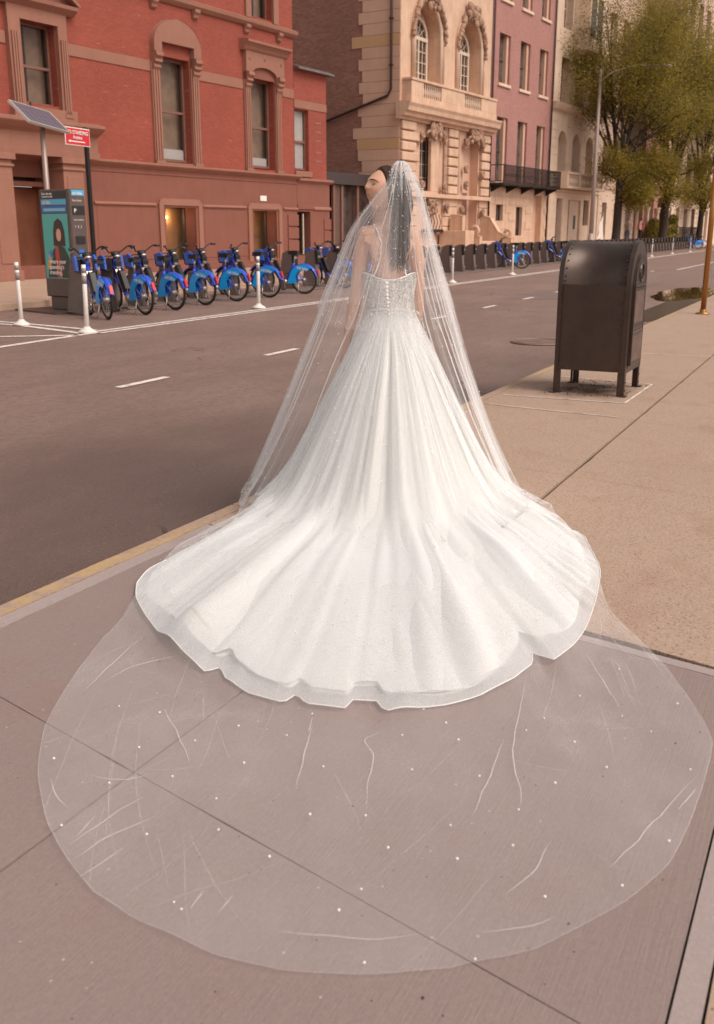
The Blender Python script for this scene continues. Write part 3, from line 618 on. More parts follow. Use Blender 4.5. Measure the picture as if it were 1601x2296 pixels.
for a, sd_ in ((A1, 1), (A2, 2)):
    c = (a[0]+a[1])/2
    ornament(MA, c, 12.15, .75, .55, sd_, y=-.2, n=46, big=.22)
    for q in (-1, 1):
        r_ = random.Random(sd_*7+q); b = MB()
        for i in range(22):
            t_ = i/21; aa = R(64-64*t_); xx = c+q*(1.62*math.cos(aa)+.02); zz = 10.72+1.55*math.sin(aa)-.35*t_
            b.ball((xx+r_.uniform(-.05, .05), -.14-r_.uniform(0, .1), zz), .17*(1-.35*t_)*r_.uniform(.7, 1.1), 7, 5)
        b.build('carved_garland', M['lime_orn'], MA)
# parapet with balusters, main cornice
trim('parapet', MA, L, .15, 10.1, 8.28, 8.40, .55); trim('parapet', MA, L, .15, 10.1, 7.30, 7.62, .52)
pa = [(.2, 1.4), (3.35, 6.0), (8.1, 10.1)]
for x0, x1 in pa: trim('parapet_panel', MA, L, x0, x1, 7.62, 8.28, .50)
blp = [(.045, 0), (.045, .06), (.03, .1), (.065, .25), (.04, .42), (.03, .5), (.045, .56), (.045, .66)]
def lathe(prof, n=8, c=(0, 0, 0)):
    b = MB(); vs = []; fs = []
    for r_, z in prof: vs += [(c[0]+r_*math.cos(2*math.pi*j/n), c[1]+r_*math.sin(2*math.pi*j/n), c[2]+z) for j in range(n)]
    for i in range(len(prof)-1):
        for j in range(n): fs.append((i*n+j, i*n+(j+1) % n, (i+1)*n+(j+1) % n, (i+1)*n+j))
    fs += [tuple(reversed(range(n))), tuple(range(len(prof)*n-n, len(prof)*n))]; b.smooth = True; b.add(vs, fs); return b
balm = lathe(blp).mesh('baluster', M['cream'])
for x0, x1 in ((1.4, 3.35), (6.0, 8.1)):
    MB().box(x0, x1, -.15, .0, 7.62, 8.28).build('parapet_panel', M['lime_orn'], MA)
    n = 9
    for i in range(n): inst(balm, 'baluster', MA, (x0+(x1-x0)*(i+.5)/n, -.42, 7.62))
moulding('cornice', MA, L, -.35, 10.45, [(.15, 6.56), (.18, 6.66), (.42, 6.72), (.45, 6.86), (.62, 6.92), (.66, 7.10), (.74, 7.24), (.74, 7.31), (.1, 7.33)])
for x in (.5, 5.1, 9.6): console(MA, x, 7.3, .3)
# rusticated piers, block by block
def block(x0, x1, z0, z1, pro=.13): return MB().box(x0, x1, -pro, .03, z0, z1).build('stone_block', L, MA, bevel=.035)
cols = ((.02, 1.78), (4.65, 6.45), (9.2, 10.28))
for x0, x1 in cols:
    for i in range(7):
        z = 3.32+i*.465
        if x0 > 1 and x0 < 9: block(x0+.42, x1-.30, z+.03, z+.42, .16); trim('pier_strip', MA, M['lime_orn'], x0+.0, x0+.34, z+.0, z+.46, .08); trim('pier_strip', MA, M['lime_orn'], x1-.26, x1, z, z+.46, .08)
        else: block(x0, x1-(.35 if i % 2 == 0 and x0 < 1 else 0), z+.03, z+.42, .16)
    for i in range(6):
        z = .2+i*.5
        block(x0, x1, z+.01, z+.49, .06)
trim('sill_course', MA, L, 0, 10.3, 3.10, 3.30, .28); trim('plinth', MA, L, 0, 10.3, .131, .8, .18)
sash(MA, 2.15, 4.2, 3.45, 6.0, y=.5, frame=M['frame_white'], glass=M['grey_glass'], mid=0, fw_=.16, vbars=3, hbars=3)
trim('window_jamb', MA, L, 3.35, 4.25, 3.42, 6.0, -.2)
MB().box(7.1, 9.05, .5, .55, .6, 6.2).build('niche_back', M['limestone_side'], MA)
MB().box(7.55, 8.6, .44, .5, 1.0, 3.5).build('door', M['frame_brown'], MA)
ornament(MA, 3.2, 6.25, .9, .38, 5, y=-.2, n=44, big=.18); ornament(MA, 8.1, 6.35, .95, .38, 6, y=-.2, n=44, big=.18)
ornament(MA, 3.2, 2.65, .5, .5, 8, y=-.12, n=36, big=.15)
for x, z in ((1.9, 5.9), (4.4, 5.9), (7.0, 5.9), (9.15, 5.9), (1.95, 3.6), (4.4, 3.6), (4.75, 2.6), (6.6, 2.5), (9.3, 2.4), (7.0, 4.6), (7.0, 3.8), (9.15, 4.4)): ornament(MA, x, z, .12, .3, int(x*31+z), y=-.14, n=9, big=.12)
for x in (2.5, 2.85, 3.2, 3.55, 3.9): MB().tube([(x, -.2, 1.5), (x, -.32, 1.9), (x, -.2, 2.3)], .02, 5).build('window_grille_bar', M['iron'], MA)
MB().box(2.3, 4.2, -.34, -.05, 1.42, 1.56).build('window_grille', M['iron'], MA)
MB().prism([(-1.9, .131), (-1.9, 1.2), (-.9, 1.35), (-.9, 2.25), (-.2, 2.3), (-.1, .131)], 'x', 5.3, 5.6).build('stoop_wall', L, MA, bevel=.03)
MB().prism([(-2.0, .131), (-2.0, 1.1), (-1.2, 1.45), (-.7, 2.2), (-.1, 2.3), (-.1, .131)], 'x', 9.3, 9.7).build('stoop_wall', L, MA, bevel=.03)
MB().box(4.2, 5.3, -1.6, -.1, .131, 1.5).build('areaway_wall', L, MA, bevel=.02); MB().box(5.6, 9.3, -1.1, -.1, .131, .95).build('stoop', L, MA, bevel=.02)
b = MB(); b.ring((5.45, -1.55, 1.5), .2, .1, 14, 6, 'x'); b.ring((9.5, -1.7, 1.35), .18, .09, 14, 6, 'x'); b.build('scroll', L, MA)
# side wall: weathered brick with long-and-short stone return
b = MB(); y1 = 14; b.add([(0, .02, .131), (0, y1, .131), (0, y1, 19), (0, .02, 19)], [(0, 3, 2, 1)]); b.build('party_wall', M['brick_dark'], MA)
z = .2; i = 0
while z < 18.5:
    lg = 2.05+(.22 if i % 2 else 0)+.1*noise.noise(Vector((z, 0, 4)))
    if 5.1 < z < 5.9 or abs(z-9.6) < .3: lg += .35
    mt = M['stone_yellow'] if abs(z-9.6) < .3 or 5.1 < z < 5.7 else M['limestone_side']
    MB().box(-.03, .02, .02, lg, z+.008, z+.50).build('stone_block', mt, MA, bevel=.004); z += .505; i += 1
b = MB(); b.tube([(-.10, .45, 18.9), (-.10, .45, 7.9), (-.10, .62, 7.62), (-.10, 6.5, 6.0)], .06, 8)
for z in (8.9, 10.9, 12.9): b.box(-.03, -.17, .36, .54, z, z+.06)
b.build('drainpipe', M['pipe'], MA)

# --- pink brick house with iron balcony
PB = bld('pink_brick_house', 34.42, 'pink brick town house with black iron balcony and white window sills')
pw = []
CX = (1.82, 4.85, 7.85)
for i, c in enumerate(CX):
    wd = (1.55, 1.50, 1.40)[i]
    pw += [(c-wd/2, c+wd/2, 4.2, 7.7), (c-wd/2, c+wd/2, 9.45, 12.03), (c-wd/2, c+wd/2, 13.75, 16.3)]
wall('wall', PB, M['brick_pink'], rect_loop(0, 9.6, 3.95, 19.5), [rect_loop(*q) for q in pw], side_r=9, side_l=9, depth=.5)
wall('stone_base', PB, L, rect_loop(0, 9.6, .131, 3.93), [rect_loop(1.25, 2.3, 2.05, 2.95), rect_loop(4.3, 5.3, 1.2, 2.88), rect_loop(7.05, 8.5, .3, 3.6)], y=-.04, side_r=9, side_l=9, depth=.4)
for x0, x1, z0, z1 in pw:
    trim('sill', PB, M['cream'], x0-.1, x1+.1, z0-.16, z0, .1); sash(PB, x0+.1, x1-.05, z0, z1-.05, y=.35, frame=M['frame_dark'], glass=M['grey_glass'], mid=.5, fw_=.05, vbars=1)
    MB().box(x1-.3, x1-.02, .12, .34, z0, z1).build('reveal_panel', M['limestone_side'], PB)
i = 0
z = .2
while z < 3.8:
    x = -.55*(i % 2)
    while x < 9.5:
        a, c = max(0, x)+.012, min(9.58, x+1.05)-.012
        if c-a > .1 and not any(a < q[1]+.02 and c > q[0]-.02 and z < q[3] and z+.46 > q[2] for q in ((1.25, 2.3, 2.05, 2.95), (4.3, 5.3, 1.2, 2.88), (7.05, 8.5, .3, 3.6))): MB().box(a, c, -.07, -.03, z+.01, z+.45).build('stone_block', L, PB)
        x += 1.05
    z += .46; i += 1
for q in ((1.25, 2.3, 2.05, 2.95), (4.3, 5.3, 1.2, 2.88)): sash(PB, q[0], q[1], q[2], q[3], y=.2, frame=M['frame_dark'], glass=M['dark_glass'], mid=0, fw_=.05)
MB().box(7.05, 8.5, .33, .38, .3, 3.6).build('door', M['limestone_side'], PB)
bb = MB(); bb.box(.05, 9.3, -.95, .0, 4.0, 4.10); bb.build('balcony_floor', M['iron'], PB)
for x in (.4, 2.6, 4.9, 7.2, 9.0): MB().prism([(-.9, 4.0), (-.05, 4.0), (-.05, 3.6)], 'x', x-.04, x+.04).build('bracket', M['iron'], PB)
bb = MB(); bb.box(.05, 9.3, -.95, -.91, 5.02, 5.07); bb.box(.05, 9.3, -.95, -.91, 4.16, 4.20); bb.box(.05, 9.3, -.945, -.915, 4.82, 4.85)
for x in (.05, 9.26): bb.box(x, x+.04, -.95, 0, 5.02, 5.07); bb.box(x, x+.04, -.95, 0, 4.16, 4.2)
for i in range(78): x = .08+i*.119; bb.box(x, x+.022, -.943, -.917, 4.1, 5.03)
for i in range(26): bb.ring((.25+i*.355, -.93, 4.52), .13, .016, 10, 4, 'y')
for i in range(8): bb.box(9.262, 9.285, -.9+i*.11, -.88+i*.11, 4.1, 5.03)
bb.build('balcony_railing', M['iron'], PB)
for x in (.08, 9.35): MB().tube([(x, -.1, 19), (x, -.1, .3)], .055, 8).build('drainpipe', M['pipe'], PB)

# --- cream house with arcaded first floor
CR = bld('cream_stone_house', 44.04, 'cream stone house with round arches above a stone balustrade beside the pink brick house')
cr = M['cream']
ar = [(1.35, 2.95), (4.1, 5.7), (6.85, 8.45)]; up = []
for z0, z1 in ((9.45, 12.1), (13.8, 16.4)): up += [(a[0]-.02, a[1]-.02, z0, z1) for a in ar]
wall('wall', CR, cr, rect_loop(0, 9.85, 3.95, 20), [arch_loop(a[0], a[1], 5.2, 6.95) for a in ar]+[rect_loop(*q) for q in up], side_r=9, side_l=9, depth=.7)
dr = [(1.45, 2.6, .3, 3.56), (3.75, 6.35, .3, 3.5), (6.95, 8.05, 1.85, 3.56)]
wall('stone_base', CR, cr, rect_loop(0, 9.85, .131, 3.93), [rect_loop(*q) for q in dr], y=-.06, side_r=9, side_l=9, depth=.5)
moulding('cornice', CR, cr, 0, 9.85, [(.05, 8.88), (.2, 8.98), (.3, 9.2), (.34, 9.34), (.05, 9.38)]); moulding('belt_course', CR, cr, 0, 9.85, [(.06, 3.94), (.2, 4.0), (.2, 4.12), (.05, 4.15)])
for a in ar: sash(CR, a[0], a[1], 5.2, 7.7, y=.6, frame=M['frame_white'], glass=M['grey_glass'], mid=0, fw_=.12, vbars=1, hbars=2)
for q in up: sash(CR, q[0], q[1], q[2], q[3], y=.5, frame=M['frame_white'], glass=M['grey_glass'], mid=.5, fw_=.1)
MB().box(1.45, 2.6, .3, .35, .3, 3.56).build('door', M['dark_glass'], CR); MB().box(3.75, 4.5, .3, .35, .3, 3.5).build('door', M['dark_glass'], CR); MB().box(4.5, 6.35, .1, .35, .3, 3.5).build('entrance_panel', M['cream'], CR); MB().box(5.4, 5.75, .06, .1, 1.6, 2.5).build('door_sign', M['frame_dark'], CR)
sash(CR, 6.95, 8.05, 1.85, 3.56, y=.3, frame=M['frame_dark'], mid=0, fw_=.05)
trim('balustrade_rail', CR, cr, 1.2, 8.9, 5.05, 5.2, .85); trim('balustrade_base', CR, cr, 1.2, 8.9, 4.16, 4.32, .85)
for x in (1.2, 3.55, 6.15, 8.55): trim('balustrade_pier', CR, cr, x, x+.35, 4.32, 5.05, .82)
for i in range(30):
    x = 1.66+i*.235
    if not any(abs(x-q-.17) < .26 for q in (1.2, 3.55, 6.15, 8.55)): inst(balm, 'baluster', CR, (x, -.72, 4.34), scale=(1.1, 1.1, 1.08))
for x0 in (0, 1.0, 3.0, 5.75, 8.5): pass
for zi in range(9):
    z = 4.2+zi*.5
    for x0, x1 in ((.02, 1.3), (3.0, 4.05), (5.75, 6.8), (8.5, 9.83)):
        if z+.48 < 8.8: MB().box(x0+.01, x1-.01, -.035, .01, z+.012, z+.488).build('stone_block', cr, CR)
for zi in range(7):
    z = .25+zi*.5
    for x0, x1 in ((.02, 1.42), (2.65, 3.7), (8.1, 9.83)): MB().box(x0+.01, x1-.01, -.095, -.05, z+.012, z+.488).build('stone_block', cr, CR)
b = MB(); b.prism([(3.2, -.02), (3.6, -.9), (6.4, -.9), (6.8, -.02)], 'z', 12.7, 17); CRo = b.build('oriel', cr, CR)
moulding('oriel_cornice', CR, M['lime_orn'], 3.2, 6.8, [(.5, 12.2), (.8, 12.5), (1.0, 12.7)])
for x in (3.85, 5.15): MB().box(x, x+.95, -.93, -.91, 13.6, 16).build('oriel_pane', M['grey_glass'], CR)

# --- houses beyond, behind the trees
def town(name, s0, wd, H, mat, label, floors, ncol, wmat, base=None, arch_ground=False, ww=.52, sills=True):
    h = bld(name, s0, label); holes = []; cw = wd/ncol
    for z0, z1 in floors:
        for i in range(ncol): c = cw*(i+.5); holes.append((c-cw*ww/2, c+cw*ww/2, z0, z1))
    wall('wall', h, mat, rect_loop(0, wd, 4.4, H), [rect_loop(*q) for q in holes], side_l=9, side_r=9, depth=.5)
    gl = [(cw*(i+.5)-cw*.22, cw*(i+.5)+cw*.22, .3, 3.9) for i in range(ncol)]
    wall('ground_floor', h, base or mat, rect_loop(0, wd, .131, 4.38), [arch_loop(q[0]-.3, q[1]+.3, .3, 3.6) if arch_ground else rect_loop(q[0], q[1], .5 if i % 2 else .3, 3.5) for i, q in enumerate(gl)], y=-.08, side_l=9, side_r=9, depth=.6)
    MB().box(.1, wd-.1, .45, .5, .2, 5.6 if arch_ground else 4.3).build('door', M['dark_glass'], h)
    for q in holes:
        sash(h, q[0], q[1], q[2], q[3], y=.35, frame=wmat, glass=M['grey_glass'], mid=.5, fw_=.09)
        if sills: trim('sill', h, M['beige'], q[0]-.1, q[1]+.1, q[2]-.18, q[2], .12)
    moulding('belt_course', h, base or mat, 0, wd, [(.08, 4.38), (.25, 4.5), (.28, 4.7), (.05, 4.74)]); moulding('cornice', h, base or mat, -.1, wd+.1, [(.1, H-.5), (.5, H-.2), (.6, H)])
    for zi in range(8):
        for x0 in (0, wd-1): MB().box(x0+.02, x0+.98, -.13, -.06, .25+zi*.5, .7+zi*.5).build('stone_block', base or mat, h)
    return h
town('stone_town_house', 53.95, 9.3, 19, M['beige'], 'beige stone town house behind the nearer tree, next to the cream arcaded house', ((5.4, 8.2), (9.6, 12.2), (13.6, 16.2)), 3, M['frame_white'], base=M['cream'])
t8 = town('arcaded_brick_house', 63.3, 9.6, 21, M['brick_far'], 'brick house with three dark arches on pale columns behind the two pedestrians', ((7.2, 9.6), (10.9, 13.3), (14.6, 17)), 3, M['frame_white'], base=M['brick_far'], arch_ground=True)
for i in range(4): lathe([(.22, 0), (.17, .1), (.15, 2.9), (.22, 3.1), (.25, 3.25)], 10, (.15+i*3.1, -.3, .131)).build('column', M['cream'], t8)
town('tall_beige_house', 72.95, 12, 25, M['beige'], 'tall beige stone house between the two trees', ((5.6, 8.4), (10, 12.6), (14.2, 16.8), (18.4, 21)), 4, M['frame_brown'], base=M['cream'])
town('pale_stone_house', 85.0, 14, 28, M['cream'], 'pale stone house behind the farther tree', ((5.6, 8.4), (10, 12.6), (14.2, 16.8), (18.4, 21), (22.5, 25)), 5, M['frame_brown'])
town('far_brick_house', 99.1, 16, 33, M['brick_far'], 'tall brick house far down the street at the right edge', ((5.6, 8.4), (10, 12.6), (14.2, 16.8), (18.4, 21), (22.5, 25), (26.5, 29)), 5, M['frame_white'], base=M['beige'])
town('last_stone_house', 115.3, 40, 42, M['beige'], 'very tall stone apartment house farthest down the street', ((6, 9), (11, 13.8), (16, 18.8), (21, 23.8), (26, 28.8), (31, 33.8)), 9, M['frame_brown'])
# ------------------------------------------------------------------ street furniture
def gl(name, c, rough=.35, metal=0, coat=0):
    t = NT(name); t.col(c); t.set(Roughness=rough, Metallic=metal); t.b.inputs['Coat Weight'].default_value = coat; return t.m
# mailbox
def mail_mat():
    t = NT('worn_olive_paint'); v = t.coord(); n = t.noise(v, 5, 6, .65, .35, .7); sc_ = t.noise(t.coord((1, 1, 3)), 16, 5, .75, .62, .70)
    o = t.mix(n, (.078, .050, .039, 1), (.056, .036, .028, 1)); s = t.n('SeparateXYZ'); t.l(v, s.inputs[0])
    low = t.n('MapRange'); low.inputs[1].default_value = .55; low.inputs[2].default_value = .22; t.l(s.outputs['Z'], low.inputs[0])
    o = t.mix(t.math('MULTIPLY', sc_, t.math('ADD', t.math('MULTIPLY', low.outputs[0], .6), .1)), o, (.22, .17, .15, 1))
    t.col(o); t.set(Metallic=.5); t.l(t.math('ADD', t.math('MULTIPLY', t.noise(v, 9, 4), .16), .28), t.b.inputs['Roughness']); t.bump(t.noise(v, 3.5, 3), .12, .02); return t.m
M['mail'] = mail_mat(); M['mail_in'] = gl('dark_mailbox_recess', (.035, .023, .018, 1), .45, .2); M['mail_label'] = simple('faded_mailbox_label', (.11, .065, .05, 1), .5, var=.4, scale=9)
MX = empty('mailbox', (8.60, 1.67, .13), 0, label='dark olive riveted mailbox with rounded top standing on four legs on the pavement', cat='mailbox')
Wm, Lm, zb, zs = .66, .60, .205, .93        # depth along x, length along y, bottom, spring of the arch
rad = Wm/2; arcp = [(rad+rad*math.cos(a), zs+rad*1.06*math.sin(a)) for a in [math.pi*i/24 for i in range(25)]]
prof = [(0, zb), (Wm, zb)]+arcp
MB().prism(prof, 'y', .02, Lm-.02).build('body', M['mail'], MX)
for ob in (MX.children[-1:] if MX.children else []): pass
body = [c for c in COL.objects if c.parent == MX][-1]
for i, p in enumerate(body.data.polygons):
    if abs(p.normal.y) < .5 and p.center.z > zs-.001: p.use_smooth = True
for y0, y1 in ((-.004, .03), (Lm-.03, Lm+.004)):                          # rolled rims of the two arched ends
    rp = [(-.012, zb-.01), (Wm+.012, zb-.01)]+[(rad+(rad+.012)*math.cos(a), zs+(rad*1.06+.012)*math.sin(a)) for a in [math.pi*i/24 for i in range(25)]]
    o = MB().prism(rp, 'y', y0, y1).build('end_rim', M['mail'], MX, bevel=.008)
b = MB()
for yy in (.055, Lm-.055):
    for i in range(9): b.ball((-.001, yy, zb+.05+i*.088), .007, 6, 4)
    for i in range(9): a = math.pi*(1-i/16); b.ball((rad+rad*math.cos(a), yy, zs+rad*1.06*math.sin(a)), .007, 6, 4)
for i in range(4): b.ball((-.001, .10+i*.133, zb+.03), .007, 6, 4); b.ball((-.001, .10+i*.133, zs-.02), .007, 6, 4)
b.build('rivet', M['mail'], MX)['kind'] = 'stuff'
for x, y in ((.0, .0), (.0, Lm), (Wm, .0), (Wm, Lm)):
    sx = 1 if x == 0 else -1; sy = 1 if y == 0 else -1; b = MB()
    b.box(min(x, x+sx*.055), max(x, x+sx*.055), y-.004*sy-.002, y-.004*sy+.005, 0, zb+.06); b.box(x-.004*sx-.002, x-.004*sx+.005, min(y, y+sy*.055), max(y, y+sy*.055), 0, zb+.06)
    for z in (.05, .12): b.ball((x+sx*.03, y-.008*sy, z), .008, 6, 4)
    b.box(x-.035, x+.04, y-.03, y+.035, 0, .010); b.build('leg', M['mail'], MX)
# recessed end with door, label plates and arched panel (faces the pavement side)
e = [(.075, zb+.03), (Wm-.05, zb+.03)]+[(rad+.01+(rad-.065)*math.cos(a), zs-.02+(rad-.06)*math.sin(a)) for a in [math.pi*i/16 for i in range(17)]]
MB().prism(e, 'y', -.010, .02).build('end_panel', M['mail'], MX, bevel=.006)
b = MB(); b.box(.11, Wm-.08, -.020, -.008, zb+.05, zb+.33); b.build('door', M['mail'], MX, bevel=.006)
b = MB(); b.box(.14, Wm-.11, -.024, -.019, zb+.08, zb+.30); b.build('door_panel', M['mail_label'], MX)
b = MB(); b.box(.12, Wm-.09, -.018, -.008, zb+.37, zb+.70); b.build('label_frame', M['mail_in'], MX, bevel=.004); MB().box(.16, Wm-.13, -.021, -.017, zb+.40, zb+.67).build('label_plate', M['mail_label'], MX)
e2 = [(.13, zs-.0), (Wm-.11, zs-.0)]+[(rad+.01+(rad-.12)*math.cos(a), zs+.02+(rad-.12)*math.sin(a)) for a in [math.pi*i/14 for i in range(15)]]
MB().prism(e2, 'y', -.018, -.008).build('arch_panel', M['mail_in'], MX, bevel=.004); MB().box(.12, Wm-.1, -.028, -.016, zs-.02, zs+.0).build('label_ledge', M['mail'], MX)
b = MB(); b.ring((rad+.01, -.02, zs+.10), .075, .012, 16, 5, 'y'); b.build('emblem', M['mail'], MX)
MB().box(.085, .10, -.03, -.008, zb+.05, zs+.0).build('hinge', M['mail'], MX)

# tall bronze pole with dark sign at the kerb
PL = empty('sign_pole', (18.1, 2.27, .13), label='thin golden bronze pole standing at the right edge of the pavement', cat='pole')
M['bronze'] = gl('polished_bronze', (.40, .19, .055, 1), .3, .75); M['green_sign'] = gl('dark_green_enamel', (.02, .035, .03, 1), .4)
MB().tube([(0, 0, .02), (0, 0, 3.3)], .045, 14).build('pole', M['bronze'], PL); lathe([(.12, 0), (.12, .02), (.06, .03), (.055, .08)], 14).build('base_collar', M['bronze'], PL)
MB().box(-.03, .03, -.45, .06, 2.38, 2.95).build('sign_plate', M['green_sign'], PL, bevel=.02)

# flexible delineator posts
M['post_white'] = simple('white_plastic', (.74, .66, .61, 1), .45, var=.06, scale=12); M['post_grey'] = gl('grey_reflective_band', (.26, .21, .19, 1), .3)
def post(x, y, label, lean=0):
    t_ = empty('lane_post', (x, y, .01), label=label, cat='post', group='white flexible posts along the edge line')
    b = MB(); b.tube([(0, 0, .04), (lean*.5, 0, .5), (lean, 0, 1.0)], [.036, .034, .034], 12); b.build('pole', M['post_white'], t_)
    for z0, z1 in ((.72, .84), (.88, .95)):
        MB().tube([(lean*z0, 0, z0), (lean*z1, 0, z1)], .0365, 12).build('reflective_band', M['post_grey'], t_)
    b = lathe([(.14, 0), (.14, .02), (.10, .04), (.055, .07), (.045, .09)], 14); b.box(-.12, .12, -.05, .05, 0, .025); b.build('base', M['post_white'], t_)
for x, y, lb, ln in ((12.46, 12.2, 'white plastic post left of the payment kiosk, leftmost of all the posts', .0), (11.96, 10.40, 'white plastic post in front of the kiosk where the painted lines meet', .02), (17.33, 10.64, 'white plastic post in front of the parked bikes, left of the bride', .01),
                     (28.4, 10.72, 'white plastic post just right of the bride\'s shoulder', 0), (34.5, 10.80, 'white plastic post in front of the lone bike between bride and mailbox', 0),
                     (62.3, 11.0, 'first white plastic post right of the mailbox', 0), (70.0, 11.05, 'second white plastic post right of the mailbox', 0), (77.5, 11.0, 'third white plastic post right of the mailbox, near the far parked bikes', 0), (93, 11.2, 'white plastic post farthest away, close to the golden pole', 0)): post(x, y, lb, ln)

# payment kiosk with poster
KM = simple('grey_brown_kiosk_metal', (.12, .085, .073, 1), .42, .3, var=.08); KD = gl('kiosk_black', (.018, .013, .012, 1), .3)
KI = empty('bike_share_kiosk', (14.86, 13.12, 0), R(-12), label='grey bike share payment kiosk with a poster of a dark-haired woman on its side', cat='kiosk')
MB().box(0, .36, 0, .92, .28, 2.24).build('body', KM, KI, bevel=.02); MB().box(.04, .34, .1, .85, .04, .28).build('pedestal', KM, KI, bevel=.01)
MB().prism([(-.5, 0), (.9, -.35), (1.3, .3), (1.1, 1.3), (-.35, 1.5)], 'z', .005, .035).build('base_plate', KM, KI)
tz = lambda y, z: None
ps = MB().box(-.008, 0.0, .10, .86, .62, 1.80).build('poster', gl('poster_teal', (.10, .43, .38, 1), .25), KI)
def flat(name, pts, x, mat, par=KI): return MB().prism(pts, 'x', x-.002, x).build(name, mat, par)
# the left face looks towards -x; text on it reads towards -y
hair_ = [(.36+.15*math.cos(a)*(1.0), 1.50+.20*math.sin(a)) for a in [2*math.pi*i/20 for i in range(20)]]
flat('printed_hair', [(.20, 1.22), (.56, 1.22), (.55, 1.5), (.50, 1.66), (.38, 1.72), (.27, 1.66), (.21, 1.5)], -.009, gl('print_hair', (.045, .02, .014, 1), .3))
flat('printed_jacket', [(.10, .70), (.10, 1.0), (.24, 1.20), (.44, 1.24), (.60, 1.14), (.72, .95), (.80, .64), (.12, .64)], -.011, gl('print_jacket', (.04, .05, .03, 1), .3))
flat('printed_scarf', [(.36, .64), (.42, 1.2), (.50, 1.24), (.52, 1.1), (.50, .64)], -.013, gl('print_red', (.52, .06, .04, 1), .3))
flat('printed_sleeve', [(.60, 1.14), (.74, 1.05), (.80, .80), (.70, .78)], -.0125, gl('print_ochre', (.62, .32, .1, 1), .3))
flat('printed_face', [(.385+.075*math.cos(a), 1.42+.115*math.sin(a)) for a in [2*math.pi*i/16 for i in range(16)]], -.012, gl('print_skin', (.72, .38, .24, 1), .3))
flat('printed_header', [(.10, 1.82), (.86, 1.82), (.86, 1.94), (.10, 1.94)], -.004, gl('print_blue', (.03, .16, .42, 1), .3)); flat('printed_header', [(.10, 1.96), (.86, 1.96), (.86, 2.06), (.10, 2.06)], -.004, gl('print_cyan', (.10, .42, .62, 1), .3)); flat('printed_header', [(.10, 2.08), (.86, 2.08), (.86, 2.2), (.10, 2.2)], -.004, KD)
wt = M['blind_white']
for tx, sz, y, z, m in (('Get a day pass', .055, .82, 2.145, wt), ('Tap here to ride', .05, .82, 2.095, wt), ('citi bike', .08, .82, 1.98, wt), ('join', .10, .76, 1.00, gl('print_light_blue', (.1, .5, .7, 1), .3)), ('where your', .11, .74, .90, wt), ('spending\'s', .11, .74, .80, wt), ('trending.', .11, .74, .70, wt)):
    me = text_mesh(tx, sz, m, bold=True); inst(me, 'printed_text', KI, (-.014, y, z), (R(90), 0, R(-90)))
flat('printed_badge', [(.60, 1.02), (.68, 1.02), (.70, 1.12), (.62, 1.14)], -.014, gl('print_blue2', (.05, .2, .55, 1), .3)); flat('printed_icons', [(.14, 1.85), (.80, 1.85), (.80, 1.90), (.14, 1.90)], -.0055, gl('print_pale_blue', (.25, .5, .65, 1), .3))
# right face (towards -y): screen, card slots, stickers
def fr(name, x0, x1, z0, z1, m, d=.008): return MB().box(x0, x1, -d, .001, z0, z1).build(name, m, KI)
fr('brand_strip', .05, .33, 2.12, 2.22, gl('print_blue3', (.08, .38, .62, 1), .3)); fr('map_panel', .05, .32, 1.78, 1.94, KD); fr('screen', .09, .29, 1.26, 1.40, KD, .014); fr('card_sticker', .13, .25, 1.00, 1.16, gl('print_blue4', (.03, .16, .55, 1), .3))
fr('card_slot', .14, .25, .72, .84, KD, .02); fr('receipt_slot', .14, .25, .62, .66, KD, .02); fr('lock', .15, .23, .40, .45, KD, .015)
inst(text_mesh('citi bike', .07, wt, bold=True), 'printed_text', KI, (.06, -.010, 2.14), (R(90), 0, 0)); inst(text_mesh('P', .10, wt, bold=True), 'printed_text', KI, (.08, -.010, 1.82), (R(90), 0, 0)); inst(text_mesh('Start here', .05, wt), 'printed_text', KI, (.06, -.004, 2.02), (R(90), 0, 0))
inst(text_mesh('how it works', .04, wt), 'printed_text', KI, (.07, -.004, 1.68), (R(90), 0, 0)); inst(text_mesh('1  2  3', .06, wt), 'printed_text', KI, (.08, -.004, 1.55), (R(90), 0, 0)); inst(text_mesh('pay', .05, wt), 'printed_text', KI, (.16, -.010, 1.06), (R(90), 0, 0))
# solar panel on its mast
SP = empty('solar_panel', (15.92, 14.6, .0), label='tilted solar panel on a thin grey mast above the kiosk', cat='solar panel')
GM = gl('galvanised_steel', (.33, .24, .21, 1), .45, .5)
MB().tube([(0, 0, 0), (0, 0, 3.5)], .055, 12).build('mast', GM, SP)
fr_ = MB().box(-.52, .52, -.36, .36, -.02, .03).build('frame', gl('pale_aluminium', (.55, .44, .39, 1), .4, .3), SP, (0, .05, 3.62), rot=(R(36), R(7), R(-4)))
pm = NT('solar_cells'); v = pm.coord(); pm.col((.13, .10, .13, 1)); pm.set(Roughness=.18)
b = MB()
for i in range(6):
    for j in range(4): b.box(-.47+i*.158, -.47+i*.158+.150, -.32+j*.161, -.32+j*.161+.154, .031, .034)
b.build('solar_cell', pm.m, fr_)['kind'] = 'stuff'; MB().box(-.48, .48, -.33, .33, .026, .0305).build('backing', gl('cell_backing', (.22, .18, .19, 1), .4), fr_)
MB().tube([(0, .0, 3.45), (0, .12, 3.6)], .035, 8).build('bracket', GM, SP); MB().tube([(.06, .3, 3.72), (.1, .34, 3.92)], .018, 6).build('antenna', KD, SP)
